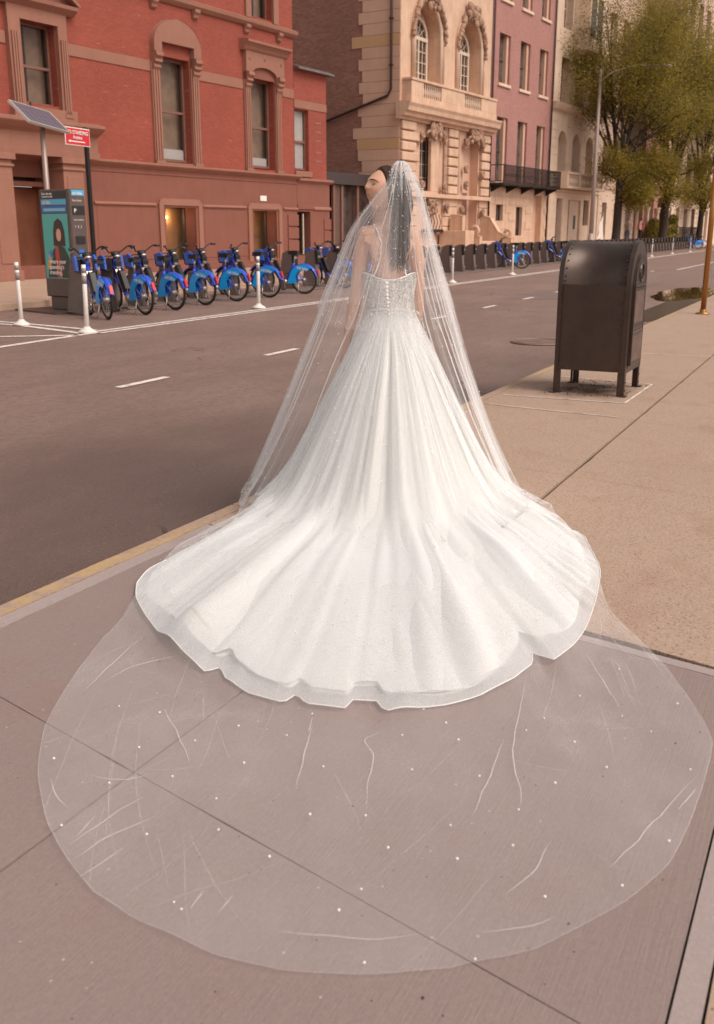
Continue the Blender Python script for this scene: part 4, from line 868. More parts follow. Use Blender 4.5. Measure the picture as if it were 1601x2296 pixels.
# no standing sign on dark pole
NS = empty('street_sign', (17.94, 15.25, .13), label='red and white no standing sign with arrow on a black pole behind the kiosk', cat='street sign')
MB().box(-.04, .04, -.035, .035, 0, 3.5).build('pole', gl('black_green_pole', (.018, .016, .014, 1), .45, .4), NS)
red = gl('red_sign_paint', (.62, .012, .02, 1), .4)
tp = MB().box(-.80, .04, -.072, -.062, 3.10, 3.46).build('plate', wt, NS, bevel=.003, rot=(0, 0, R(4)))
sp_ = MB().box(-.78, .02, -.078, -.0715, 3.12, 3.44).build('plate_face', red, NS, rot=(0, 0, R(4)))
for tx, sz, x, z in (('NO', .105, -.76, 3.325), ('STANDING', .105, -.56, 3.325), ('Anytime', .09, -.55, 3.235)): inst(text_mesh(tx, sz, wt, bold=True), 'sign_text', NS, (x, -.088+x*.07, z), (R(90), 0, R(4)))
MB().prism([(-.72, 3.18), (-.64, 3.21), (-.64, 3.19), (-.15, 3.19), (-.15, 3.168), (-.64, 3.168), (-.64, 3.15)], 'y', -.083, -.079).build('arrow', wt, NS, rot=(0, 0, R(4)))

# docks
DK = simple('dock_grey_metal', (.165, .122, .108, 1), .5, .2, var=.1); DB = gl('dock_black', (.014, .011, .011, 1), .4); SV = gl('silver', (.5, .42, .38, 1), .3, .8)
def make_dock():
    d = empty('bike_dock')
    b = MB(); b.prism([(0, .02), (.50, .02), (.42, .60), (.36, .90), (.16, .97), (.08, .95), (.05, .6)], 'x', -.075, .075); b.build('panel', DK, d, bevel=.012)
    b = MB(); b.prism([(-.02, .62), (.05, .60), (.09, .955), (.02, .97), (-.03, .90)], 'x', -.065, .065); b.build('lock_head', DB, d, bevel=.01)
    MB().prism([(-.035, .80), (-.02, .74), (.0, .86)], 'x', -.05, .05).build('lock_slot', SV, d)
    b = MB(); b.ring((0, -.02, .16), .035, .012, 10, 5, 'x'); b.box(-.02, .02, -.03, .03, .02, .14); b.build('wheel_stop', SV, d)
    return d
DY = 13.15
ORD = ['next', 'first', 'second', 'third', 'fourth', 'fifth', 'sixth', 'seventh', 'eighth', 'ninth']
spec_ = [(14.0, 11.68, -34), (15.1, 11.72, -22), (16.28, 11.9, -14), (17.68, 12.15, -11), (18.95, 12.2, -3), (20.35, 12.2, -1), (21.95, 12.15, 5)]
dock0 = make_dock(); DROT = R(-10)
bikes_x = [13.95, 14.98, 16.15, 17.55, 18.72, 20.2, 21.78]
dx = [x+q for x, q in zip(bikes_x, (.50, .42, .38, .40, .36, .26, .12))]+[23.1+i*1.27 for i in range(57)]
cache = {}
for c in COL.objects:
    if c.parent: cache.setdefault(c.parent.name, []).append(c)
for i, x in enumerate(dx):
    d = dock0 if i == 0 else copy_tree(dock0, None, cache)
    d.location = (x+.18, DY, .03) if i >= 7 else (spec_[i][0]+.92*math.sin(-R(spec_[i][2])), spec_[i][1]+.86, .03); d.rotation_euler = (0, 0, DROT*(1 if x < 30 else .6))
    if i < 7: tag(d, 'grey docking post holding the %s blue bike from the left' % ('first', 'second', 'third', 'fourth', 'fifth', 'sixth', 'seventh')[i], 'bike dock', 'docking posts in the long row')
    elif x < 31.2: tag(d, 'grey docking post behind the bride, %s in the row after the seven parked bikes' % ORD[int(round((x-23.1)/1.27))+1], 'bike dock', 'docking posts in the long row')
    elif x < 39.6: tag(d, 'empty grey docking post, %s to the left of the lone blue bike' % ORD[int(round((40.2-x)/1.27))], 'bike dock', 'docking posts in the long row')
    elif x < 40.2: tag(d, 'grey docking post holding the lone blue bike between bride and mailbox', 'bike dock', 'docking posts in the long row')
    elif x < 50: tag(d, 'grey docking post, %s to the right of the lone blue bike' % ORD[max(1, int(round((x-39.6)/1.27)))], 'bike dock', 'docking posts in the long row')
    else: tag(d, 'small grey docking post in the dense far row beyond the mailbox', 'bike dock', 'far docking posts beyond the mailbox')
pl = empty('dock_base_rail', (0, 0, 0), label='flat grey base plates running under the whole row of docking posts', cat='base plate')
x = 15.9
while x < 96:
    b = MB(); b.box(x+.01, x+2.5, 12.72, 13.86, .004, .034); b.build('plate', simple('base_plate_grey', (.17, .125, .11, 1), .6) if x < 16 else pm_, pl, bevel=.006); 
    if x < 16: pm_ = bpy.data.materials['base_plate_grey']
    x += 2.52

# bikes
BL = gl('bike_blue', (.025, .075, .56, 1), .3, 0, .5); CY = gl('bike_cyan_guard', (.006, .40, .95, 1), .35, 0, .3); RUB = simple('tyre_rubber', (.016, .012, .011, 1), .8); RIM = gl('grey_rim', (.36, .29, .25, 1), .35, .7)
RD = gl('red_reflector', (.55, .02, .02, 1), .3); BK = gl('black_plastic', (.014, .011, .011, 1), .45)
def wheel(b, y, r=.325):
    w_ = MB(); w_.ring((0, 0, 0), r-.018, .021, 32, 7, 'x'); wo = w_.build('wheel', RUB, b, (0, y, r))
    w_ = MB(); w_.ring((0, 0, 0), r-.048, .013, 32, 5, 'x'); w_.build('rim', RIM, wo)
    w_ = MB()
    for i in range(20):
        a = 2*math.pi*i/20; w_.tube([(.02*(-1)**i, .03*math.cos(a+.5), .03*math.sin(a+.5)), (0, (r-.055)*math.cos(a), (r-.055)*math.sin(a))], .0022, 3)
    w_.tube([(-.05, 0, 0), (.05, 0, 0)], .045, 10); w_.build('spokes', SV, wo); return wo
def make_bike():
    b = empty('bike_share_bicycle')
    wheel(b, 0); wheel(b, 1.08)
    f = MB(); A = (0, .18, .62)
    f.tube([(0, .46, .30), (0, .27, .62), (0, .24, .70)], .030, 8)                # seat tube
    f.tube([(0, .46, .28), (0, .62, .33), (0, .80, .58), (0, .90, .82)], .038, 8)  # step-through main tube
    f.tube([(0, .98, .66), (0, .90, .88), (0, .885, .95)], .032, 8)                # head
    for q in (-1, 1):
        f.tube([(q*.05, 0, .325), (q*.05, .44, .29)], .014, 6); f.tube([(q*.06, 0, .325), (q*.045, .28, .60)], .012, 6)
        f.tube([(q*.05, 1.08, .325), (q*.05, 1.0, .66), (q*.02, .985, .72)], .018, 6)
    f.build('frame', BL, b)
    # blue fenders and skirt guards
    g = MB(); n = 16
    def fender(cy, a0, a1, wd=.055):
        vs = []; fs = []
        for i in range(n+1):
            a = a0+(a1-a0)*i/n; r = .36
            for xx, dr in ((-wd, -.02), (-wd*.6, .004), (0, .012), (wd*.6, .004), (wd, -.02)): vs.append((xx, cy+(r+dr)*math.cos(a), .325+(r+dr)*math.sin(a)))
        for i in range(n):
            for j in range(4): fs.append((i*5+j, i*5+j+1, i*5+6+j, i*5+5+j))
        g.add(vs, fs)
    fender(0, R(-8), R(165)); g.build('mudguard', BL, b); g = MB(); fender(1.08, R(30), R(150)); g.build('mudguard', BL, b)
    for q in (-1, 1):
        pts = [(.35*math.cos(a), .325+.35*math.sin(a)) for a in [R(62+8*i) for i in range(0)]]
        outer = [(.352*math.cos(R(a)), .325+.352*math.sin(R(a))) for a in range(22, 104, 8)]
        inner = [(.17*math.cos(R(a)), .325+.19*math.sin(R(a))) for a in range(96, 14, -14)]
        # guard: from rear-top of the wheel forward and down to the chain stay
        outer = [(.352*math.cos(R(a)), .325+.352*math.sin(R(a))) for a in range(128, 8, -8)]
        poly = outer+[(.40, .24), (.16, .25)]+[(.20*math.cos(R(a)), .325+.22*math.sin(R(a))) for a in range(20, 120, 14)]
        go = MB().prism(poly, 'x', q*.062, q*.068).build('skirt_guard', CY, b)
        if q < 0: inst(text_mesh('citi bike', .088, wt, 'CENTER', bold=True), 'lettering', go, (-.070, .01, .560), (R(90), R(8), R(-90)))
        else: inst(text_mesh('citi bike', .088, wt, 'CENTER', bold=True), 'lettering', go, (.070, .01, .560), (R(90), R(-8), R(90)))
    b_ = MB(); b_.prism([(-.392, .44), (-.345, .57), (-.325, .58), (-.362, .44)], 'x', -.026, .026); b_.build('rear_reflector', RD, b)
    b_ = MB(); b_.tube([(0, .24, .68), (0, .21, .90)], .016, 8); sp__ = b_.build('seat_post', SV, b)
    b_ = MB(); b_.prism([(-.075, .08), (.075, .08), (.06, -.05), (.02, -.18), (-.02, -.18), (-.06, -.05)], 'z', -.03, .03); b_.build('saddle', BK, b, (0, .20, .935), bevel=.02, rot=(0, 0, R(180)))
    h = MB(); h.tube([(0, .89, .92), (0, .87, 1.04)], .024, 8); h.tube([(-.31, .72, 1.14), (-.22, .78, 1.15), (-.12, .86, 1.06), (.12, .86, 1.06), (.22, .78, 1.15), (.31, .72, 1.14)], .013, 7)
    h.ball((0, .84, 1.03), .07, 10, 6, (1.3, 1, .7)); hb = h.build('handlebar', BK, b)
    for q in (-1, 1): MB().tube([(q*.33, .70, 1.14), (q*.24, .765, 1.15)], .02, 8).build('grip', BK, hb); MB().tube([(q*.24, .80, 1.10), (q*.32, .77, 1.07)], .007, 5).build('brake_lever', SV, hb)
    k_ = MB(); k_.box(-.17, .17, .93, 1.16, .74, .77); k_.tube([(-.17, 1.16, .77), (-.18, 1.17, .98), (.18, 1.17, .98), (.17, 1.16, .77)], .012, 6); k_.build('basket_tray', BK, b)
    for q in (-1, 1): MB().prism([(.93, .77), (1.12, .77), (1.16, .98), (1.02, 1.02), (.95, .98)], 'x', q*.17-.02, q*.17+.02).build('basket_side', gl('basket_blue', (.03, .12, .52, 1), .25) if q < 0 and 'basket_blue' not in bpy.data.materials else bpy.data.materials['basket_blue'], b)
    MB().ball((0, .78, .99), .055, 10, 6, (1.2, .8, .6)).build('display', SV, b)
    k_ = MB(); k_.prism([(.54, .42), (.60, .40), (.77, .70), (.73, .75), (.69, .75)], 'x', -.045, .045); ba = k_.build('battery', BK, b, bevel=.015); MB().prism([(.62, .39), (.65, .40), (.84, .74), (.81, .76)], 'x', -.05, .05).build('silver_stripe', SV, ba)
    k_ = MB(); k_.tube([(-.09, .46, .28), (.09, .46, .28)], .05, 10); k_.box(-.10, -.085, .45, .47, .12, .28); k_.box(.085, .10, .45, .47, .28, .44); c_ = k_.build('crank', SV, b)
    MB().box(-.20, -.10, .42, .50, .10, .125).build('pedal', BK, c_); MB().box(.10, .20, .42, .50, .435, .46).build('pedal', BK, c_)
    k_ = MB(); k_.tube([(-.07, .12, .30), (-.16, .08, .02)], .012, 6); k_.build('kickstand', SV, b)
    return b
bike0 = make_bike(); cache = {}
for c in COL.objects:
    if c.parent: cache.setdefault(c.parent.name, []).append(c)
spec = [(14.0, 11.68, -34, 'leftmost docked blue bike, right beside the grey kiosk'), (15.1, 11.72, -22, 'second docked blue bike from the kiosk'), (16.28, 11.9, -14, 'third docked blue bike from the kiosk'), (17.68, 12.15, -11, 'fourth docked blue bike, left of the white post'),
        (18.95, 12.2, -3, 'fifth docked blue bike, just left of the white post'), (20.35, 12.2, -1, 'sixth docked blue bike, rear wheel behind the white post'), (21.95, 12.15, 5, 'seventh docked blue bike, seen nearly side-on left of the bride'),
        (24.7, 12.4, -12, 'blue bike half hidden behind the left edge of the veil'), (25.9, 12.5, -12, 'blue bike mostly hidden behind the veil, next to the half hidden one'),
        (40.7, 12.35, 8, 'lone blue bike docked between the bride and the mailbox'), (48.6, 12.4, 6, 'blue bike docked just left of the top of the mailbox'), (91.5, 12.3, 20, 'far blue bike docked down the street, beside the posts right of the mailbox'), (95.0, 12.4, 20, 'farthest blue bike, next to the golden pole')]
for i, (x, y, a, lb) in enumerate(spec):
    b_ = bike0 if i == 0 else copy_tree(bike0, None, cache)
    b_.location = (x, y, .0); b_.scale = (1.05,)*3; b_.rotation_euler = (0, R(-3), R(a)); tag(b_, lb, 'bicycle', 'blue share bikes standing in the docks')

# street lamp
LP = empty('street_lamp', (66.2, 15.6, .13), label='tall grey street lamp with long curved arm reaching into the tree', cat='street lamp')
lm = gl('lamp_grey', (.36, .28, .25, 1), .5, .2)
MB().tube([(0, 0, 0), (0, 0, 10.9)], [.16, .085], 10).build('pole', lm, LP); MB().tube([(0, 0, 0), (0, 0, 1.2)], [.26, .17], 8).build('base', lm, LP)
MB().tube([(0, 0, 10.2), (.6, -.55, 10.8), (1.8, -1.6, 11.25), (3.2, -2.9, 11.4)], .05, 7).build('arm', lm, LP)
MB().ball((3.6, -3.25, 11.38), .5, 10, 6, (.9, .8, .22)).build('lamp_head', gl('lamp_head_white', (.75, .66, .6, 1), .4), LP)
# white sheet draped over a stand
dr_ = empty('draped_sheet', (68.0, 15.4, .13), label='white cloth sheet hanging in folds over a stand beside the street lamp', cat='sheet')
MB().tube([(-.5, 0, 0), (.35, 0, 2.35)], .03, 6).build('stand', BK, dr_)
vs = []; fs = []; n1, n2 = 16, 14
for i in range(n1+1):
    for j in range(n2+1):
        u, v_ = i/n1, j/n2; xx = -1.0+1.65*u; top = .8+1.75*min(1, max(0, u*1.25)) if u < .8 else 2.55-(u-.8)*.6
        bot = .25 if u > .25 else .9-2.6*u; zz = top+(bot-top)*v_
        vs.append((xx+.08*math.sin(7*v_+3*u), -.15*math.sin(11*u+2*v_)*(.3+v_)-.1*v_, zz))
for i in range(n1):
    for j in range(n2): a = i*(n2+1)+j; fs.append((a, a+1, a+n2+2, a+n2+1))
b_ = MB(); b_.smooth = True; b_.add(vs, fs); o = b_.build('sheet', simple('white_sheet', (.72, .60, .53, 1), .8, var=.08), dr_); so_ = o.modifiers.new('solid', 'SOLIDIFY'); so_.thickness = .01

# pedestrians
SKN = simple('skin_far', (.42, .22, .15, 1), .6)
def skin_mesh(name, nodes, edges, mats, root=0, sub=1, cut=None):
    me = bpy.data.meshes.new(name); me.from_pydata([n_[0] for n_ in nodes], edges, []); o = bpy.data.objects.new(name, me); COL.objects.link(o)
    sk = o.modifiers.new('skin', 'SKIN'); sk.use_smooth_shade = True; sk.branch_smoothing = .3
    for i, n_ in enumerate(nodes): r_ = n_[1]; me.skin_vertices[0].data[i].radius = r_ if isinstance(r_, tuple) else (r_, r_)
    me.skin_vertices[0].data[root].use_root = True
    if sub: ss = o.modifiers.new('sub', 'SUBSURF'); ss.levels = sub; ss.render_levels = sub
    dg = bpy.context.evaluated_depsgraph_get(); dg.update(); out = bpy.data.meshes.new_from_object(o.evaluated_get(dg)); bpy.data.objects.remove(o)
    out.materials.clear()
    for m_ in mats: out.materials.append(m_)
    for p in out.polygons: p.use_smooth = True; p.material_index = cut(p.center) if cut else 0
    return out
def walker(loc, rz, label, top, legs, hat=None, step=.16, shirt=None, H=1.78):
    p = empty('person', loc, rz, label=label, cat='person')
    N = [((0, 0, .94), (.14, .11)), ((0, 0, 1.15), (.13, .10)), ((0, 0, 1.38), (.17, .11)), ((0, 0, 1.50), .065), ((0, .01, 1.60), .062), ((0, .015, 1.68), (.085, .10)), ((0, .01, 1.75), (.06, .07)),
         ((-.19, 0, 1.42), .06), ((-.25, -.03, 1.16), .048), ((-.24, .08, .92), .034), ((-.24, .11, .84), .036), ((.19, 0, 1.42), .06), ((.25, -.02, 1.16), .048), ((.24, .12, .94), .034), ((.24, .15, .86), .036),
         ((-.10, 0, .86), .095), ((-.11, step, .48), .062), ((-.11, step*.7, .09), .045), ((-.11, step*.7+.14, .04), .04), ((.10, 0, .86), .095), ((.11, -step*.6, .48), .062), ((.11, -step*1.6, .12), .045), ((.11, -step*1.6+.13, .05), .04)]
    E = [(0, 1), (1, 2), (2, 3), (3, 4), (4, 5), (5, 6), (2, 7), (7, 8), (8, 9), (9, 10), (2, 11), (11, 12), (12, 13), (13, 14), (0, 15), (15, 16), (16, 17), (17, 18), (0, 19), (19, 20), (20, 21), (21, 22)]
    sh = shirt or top
    def cut(c): return 2 if c.z > 1.5 or (abs(c.x) > .2 and c.z < .93) else 0 if (c.z < .93 and abs(c.x) < .22) else (3 if abs(c.x) < .09 and c.y > 0 else 1)
    me = skin_mesh('body', N, E, [legs, top, SKN, sh], cut=cut)
    o = bpy.data.objects.new('body', me); COL.objects.link(o); o.parent = p
    hm = MB(); hm.ball((0, -.01, 1.72), .115, 12, 8, (.95, 1.05, .95)); hm.build('hair' if not hat else 'cap', hat or simple('dark_hair', (.03, .018, .014, 1), .6), p)
    for q in (-1, 1): MB().ball((q*.035, .115, 1.69), .013, 6, 4).build('eye', BK, p)
    MB().ball((0, .125, 1.66), .02, 6, 4).build('nose', SKN, p)
    p.scale = (H/1.82,)*3; return p
walker((76.2, 15.3, .62), R(100), 'person in tan jacket, blue cap and jeans walking near the tree trunk', simple('tan_jacket', (.36, .20, .11, 1), .8), simple('blue_jeans', (.05, .07, .14, 1), .8), hat=simple('blue_cap', (.06, .07, .22, 1), .7), shirt=simple('grey_shirt', (.13, .11, .13, 1), .8))
walker((81.0, 15.3, .66), R(75), 'person in red jacket over a white top, walking behind far docks', simple('red_jacket', (.55, .04, .04, 1), .7), simple('black_trousers', (.02, .015, .015, 1), .8), shirt=simple('white_top', (.70, .62, .60, 1), .8))
# ------------------------------------------------------------------ street trees
def leaf_mat():
    t = NT('elm_leaf'); g = t.n('NewGeometry'); r_ = t.n('ValToRGB'); t.l(g.outputs['Random Per Island'], r_.inputs[0])
    cr_ = r_.color_ramp; cr_.elements[0].color = (.11, .095, .012, 1); cr_.elements[1].color = (.30, .225, .036, 1); e = cr_.elements.new(.5); e.color = (.19, .15, .02, 1)
    n = t.noise(t.coord(), .55, 3, .6, .35, .65); o = t.mix(n, r_.outputs[0], (.34, .245, .03, 1)); t.col(o); t.set(Roughness=.6)
    tl = t.n('BsdfTranslucent'); t.l(o, tl.inputs[0]); ms = t.n('MixShader'); ms.inputs[0].default_value = .5; t.l(t.b.outputs[0], ms.inputs[1]); t.l(tl.outputs[0], ms.inputs[2]); t.l(ms.outputs[0], t.out.inputs[0]); return t.m
M['leaf'] = leaf_mat(); M['bark'] = stone_mat('tree_bark', (.050, .030, .020, 1), (.025, .015, .010, 1), .5, .6, .8)
def tree(loc, H, spread, seed, label, trunk_h=4.2, nleaf=15000, r0=.24, leaf=.13, hang=.2):
    r_ = random.Random(seed); T = empty('elm_tree', loc, label=label, cat='tree', group='trees along the far pavement')
    tb = MB(); bb_ = MB(); tips = []
    lean = Vector((r_.uniform(-.04, .04), r_.uniform(-.03, .03), 0))
    tp = [Vector((0, 0, 0))+lean*z+Vector((.05*math.sin(z*1.3), .04*math.cos(z), z)) for z in [i*trunk_h/6 for i in range(7)]]
    tb.tube(tp, [r0*1.5]+[r0*(1-.05*i) for i in range(6)], 9)
    def grow(p, d, L, r, lev):
        n = 6; pts = [p]; q = p.copy(); dd = d.copy()
        for i in range(n):
            dd = (dd+Vector((r_.gauss(0, .10), r_.gauss(0, .10), .05 if lev < 2 else -.02))).normalized(); q = q+dd*L/n; pts.append(q.copy())
        bb_.tube(pts, [r*(1-.75*i/n) for i in range(n+1)], 5 if lev < 2 else 3, cap=False)
        if lev >= 2: tips.append((pts[2:], L))
        if lev < 3:
            k = (4, 5, 4)[lev]
            for i in range(k):
                f = .3+.7*(i+r_.random())/k; idx = min(n, int(f*n)); a = r_.uniform(0, 6.283); sp = r_.uniform(.35, .75)
                side = Vector((math.cos(a), math.sin(a), r_.uniform(-.1, .4))); nd = (dd*(1-sp*.5)+side*sp).normalized()
                grow(pts[idx], nd, L*r_.uniform(.45, .68), r*(1-.6*f)*.62, lev+1)
    base = tp[-1]; nb = 7
    for i in range(nb):
        a = 2*math.pi*i/nb+r_.uniform(-.3, .3); sp = spread*r_.uniform(.55, 1.0); d = Vector((math.cos(a)*sp, math.sin(a)*sp, H-trunk_h)); z0 = r_.uniform(.45, 1)
        st = tp[min(6, int(z0*6))] if i > 2 else base
        grow(st, d.normalized(), d.length*r_.uniform(.55, .8), r0*.55, 0)
    for i in range(6):                                                       # low side branches
        a = r_.uniform(0, 6.28); grow(tp[r_.choice((4, 5, 6))], Vector((math.cos(a), math.sin(a), .35)).normalized(), spread*r_.uniform(.5, .85), r0*.25, 1)
    lb = []; lf = []
    per = max(1, nleaf//len(tips))
    for pts, L in tips:
        dens = .35+1.3*max(0, noise.noise(pts[-1]*.45+Vector((seed, 0, 0)))+.35)
        low = 1.0
        for _ in range(int(per*dens*low)):
            k_ = r_.randrange(len(pts)-1); p = pts[k_].lerp(pts[k_+1], r_.random())+Vector((r_.gauss(0, hang), r_.gauss(0, hang), r_.gauss(-.05, hang)))
            ax = Vector((r_.gauss(0, 1), r_.gauss(0, 1), r_.gauss(0, .6))).normalized(); s_ = leaf*r_.uniform(.6, 1.4); bx = ax.orthogonal().normalized(); o = len(lb)
            lb += [tuple(p-ax*s_*.5), tuple(p+bx*s_*.28), tuple(p+ax*s_*.5), tuple(p-bx*s_*.28)]; lf.append((o, o+1, o+2, o+3))
    tb.build('trunk', M['bark'], T); bb_.build('branches', M['bark'], T)
    me = bpy.data.meshes.new('foliage'); me.from_pydata(lb, [], lf); me.materials.append(M['leaf']); o = bpy.data.objects.new('foliage', me); COL.objects.link(o); o.parent = T
    return T
tree((70.5, 14.9, .13), 16, 2.9, 3, 'tall upright elm with thin yellow-green leaves right behind the street lamp', 4.6, 85000, .30, .125, .42)
tree((84.5, 14.2, .13), 18, 4.2, 11, 'broad yellow-green elm with dark trunk near the right edge', 5.0, 110000, .36, .145, .5)
tree((103, 13.9, .13), 18, 4.6, 5, 'elm farther down the street behind the broad elm', 4.5, 40000, .3, .18, .5)
tree((122, 13.4, .13), 20, 6.0, 8, 'farthest elm, filling the right edge of the street view', 4.5, 40000, .3, .2, .5)
# clipped shrubs before the arcade
sh = MB(); r_ = random.Random(4)
def shrub(loc, parts, label):
    T = empty('topiary_shrub', loc, label=label, cat='shrub', group='clipped shrubs in front of the arcaded house'); lb = []; lf = []
    for c, rad_ in parts:
        for _ in range(700):
            d = Vector((r_.gauss(0, 1), r_.gauss(0, 1), r_.gauss(0, 1))).normalized()*rad_*r_.uniform(.75, 1.08)+Vector(c); ax = Vector((r_.gauss(0, 1), r_.gauss(0, 1), r_.gauss(0, 1))).normalized(); bx = ax.orthogonal().normalized(); o = len(lb)
            lb += [tuple(d-ax*.08), tuple(d+bx*.05), tuple(d+ax*.08), tuple(d-bx*.05)]; lf.append((o, o+1, o+2, o+3))
    me = bpy.data.meshes.new('foliage'); me.from_pydata(lb, [], lf); me.materials.append(M['leaf']); o = bpy.data.objects.new('foliage', me); COL.objects.link(o); o.parent = T
    MB().tube([(0, 0, 0), (0, 0, 1.6)], .05, 6).build('stem', M['bark'], T); b = lathe([(.25, 0), (.32, .45), (.3, .45)], 12); b.build('planter', M['beige'], T)
for s_, lb_ in ((66.0, 'bushy green shrub in front of the first dark arch'), (69.2, 'bushy green shrub in front of the middle dark arch'), (72.4, 'round tiered topiary shrub right of the dark arches')):
    shrub(tuple(F(s_, -1.0, .13)), [((0, 0, 2.3), .42), ((0, 0, 1.6), .5), ((0, 0, .9), .6)] if s_ > 72 else [((0, 0, 1.3), .7), ((0, 0, .8), .75), ((.2, 0, 1.9), .45)], lb_)
# iron fence by the last trees
fe = empty('iron_fence', F(75.5, -.8, .13), -BETA, label='black iron railing in front of the houses near the right edge', cat='fence')
MB().box(0, 9, -.02, .02, 1.5, 1.56).build('top_rail', M['iron'], fe); MB().box(0, 9, -.02, .02, .2, .26).build('bottom_rail', M['iron'], fe)
pk = MB().box(-.015, .015, -.015, .015, 0, 1.7).mesh('picket', M['iron'])
for i in range(46): inst(pk, 'picket', fe, (.1+i*.195, 0, 0))
# ------------------------------------------------------------------ the bride (local frame: x image-right, y away from the camera, z up)
BP = Vector((4.833, 2.153, .13)); VH = Vector((BP.x, BP.y, 0)).normalized(); VX = Vector((VH.y, -VH.x, 0)); BROT = math.atan2(VX.y, VX.x)
W = empty('person', BP, BROT, label='bride in white beaded gown with long train and sheer veil, looking left', cat='person')
t = NT('bride_skin'); v = t.coord(); t.col(t.mix(t.noise(v, 5, 3, .5, .3, .7), (.68, .38, .26, 1), (.62, .33, .22, 1))); t.set(Roughness=.5); t.b.inputs['Subsurface Weight'].default_value = .08; t.b.inputs['Subsurface Radius'].default_value = (.02, .008, .004); M['skin'] = t.m
M['hair'] = (lambda t: (t.col(t.mix(t.noise(t.coord((60, 60, 4)), 2, 3, .6, .35, .65), (.016, .0075, .0045, 1), (.070, .033, .018, 1))), t.set(Roughness=.72), t.b.inputs['Specular IOR Level'].__setattr__('default_value', .25), t.m)[-1])(NT('dark_brown_hair'))
# head: sculpted ball in its own frame (f forward, l lateral, u up)
HC = Vector((-.051, -.005, 1.572)); HA = R(211); HT = R(15)
def fmax(u): return .014+.42*u if u > 0 else .014+.6*u      # facing: image-left and a little to the camera, chin raised
hf = Vector((math.cos(HA)*math.cos(HT), math.sin(HA)*math.cos(HT), math.sin(HT))); hl = Vector((-math.sin(HA), math.cos(HA), 0)); hu = hf.cross(hl)
if hu.z < 0: hl = -hl; hu = hf.cross(hl)
def H(f, l, u): return HC+hf*f+hl*l+hu*u
def gs(x, c, s_): return math.exp(-((x-c)/s_)**2)
def head_pt(th, ph):
    f = math.cos(th)*math.cos(ph); l = math.cos(th)*math.sin(ph); u = math.sin(th)
    F_ = f*(.083 if f > 0 else .098); L_ = l*.070; U_ = u*.107
    if u < 0: k_ = -u; U_ *= 1.07; L_ *= 1-.44*k_**1.4; F_ = F_*(1-.10*k_) if f > 0 else F_*(1-.45*k_)
    if f > 0:
        fr_ = gs(L_, 0, .075)
        F_ += .012*f*gs(U_, .0, .09); F_ -= .014*f*max(0, min(1, (U_-.03)/.06))                                            # flatter, fuller face plane
        nose = gs(L_, 0, .0125)*(.0 if U_ > .014 else max(0, min(1, (.014-U_)/.038))*.018 if U_ > -.024 else .018*max(0, 1-(-.024-U_)/.010))
        F_ += nose*f**2
        F_ += .008*gs(L_, 0, .022)*gs(U_, -.046, .007)*f+.0075*gs(L_, 0, .020)*gs(U_, -.058, .006)*f-.004*gs(L_, 0, .02)*gs(U_, -.052, .0025)*f
        F_ += .010*gs(L_, 0, .022)*gs(U_, -.090, .014)*f
        for q in (-1, 1):
            F_ -= .0105*gs(L_, q*.030, .016)*gs(U_, .001, .012)*f; F_ += .004*gs(L_, q*.03, .022)*gs(U_, .022, .010)*f; F_ += .004*gs(L_, q*.042, .018)*gs(U_, -.026, .018)*f
            F_ += .004*gs(L_, q*.030, .010)*gs(U_, .0, .006)*f
            F_ += .004*gs(L_, q*.012, .006)*gs(U_, -.024, .006)*f
    return F_, L_, U_
def wrap_mesh(fn, n, m, flip=False):
    vs = [fn(-math.pi/2+.0001, 0)]; fs = []
    for i in range(1, m):
        for j in range(n): vs.append(fn(-math.pi/2+math.pi*i/m, 2*math.pi*j/n))
    vs.append(fn(math.pi/2-.0001, 0)); L_ = len(vs)-1
    for j in range(n): fs.append((0, 1+(j+1) % n, 1+j)); fs.append((L_, L_-n+j, L_-n+(j+1) % n))
    for i in range(m-2):
        for j in range(n): a = 1+i*n; fs.append((a+j, a+(j+1) % n, a+n+(j+1) % n, a+n+j))
    return vs, fs
hv, hfc = wrap_mesh(lambda a, b: tuple(H(*head_pt(a, b))), 96, 80)
N = [((-.005, .0, .90), (.155, .115)), ((-.012, .0, 1.00), (.118, .095)), ((-.02, .0, 1.08), (.122, .090)), ((-.022, .005, 1.20), (.140, .092)), ((-.022, .01, 1.30), (.120, .080)), ((-.026, .008, 1.365), (.062, .05)), ((-.030, .0, 1.42), .048), ((-.030, -.004, 1.485), .046), ((-.026, .0, 1.56), .050),
     ((-.152, .0, 1.338), (.054, .052)), ((-.166, .0, 1.22), (.046, .047)), ((-.181, .0, 1.08), .041), ((-.208, .012, .96), .037), ((-.236, .035, .82), .026), ((-.250, .045, .752), .0215), ((-.252, .05, .715), (.022, .034)), ((-.252, .055, .675), (.014, .036)),
     ((.110, .0, 1.315), (.050, .048)), ((.124, .02, 1.20), .044), ((.128, .055, 1.08), .038), ((.138, .12, .96), .034), ((.125, .20, .87), .026), ((.10, .25, .83), .022), ((.075, .275, .81), (.03, .018)), ((.05, .29, .795), (.03, .014)),
     ((-.09, 0, .84), .10), ((-.09, .02, .46), .062), ((-.09, .0, .09), .040), ((-.09, .12, .03), .035), ((.09, 0, .84), .10), ((.09, .02, .46), .062), ((.09, .0, .09), .040), ((.09, .12, .03), .035)]
E = [(0, 1), (1, 2), (2, 3), (3, 4), (4, 5), (5, 6), (6, 7), (7, 8), (4, 9), (9, 10), (10, 11), (11, 12), (12, 13), (13, 14), (14, 15), (15, 16), (4, 17), (17, 18), (18, 19), (19, 20), (20, 21), (21, 22), (22, 23), (23, 24), (0, 25), (25, 26), (26, 27), (27, 28), (0, 29), (29, 30), (30, 31), (31, 32)]
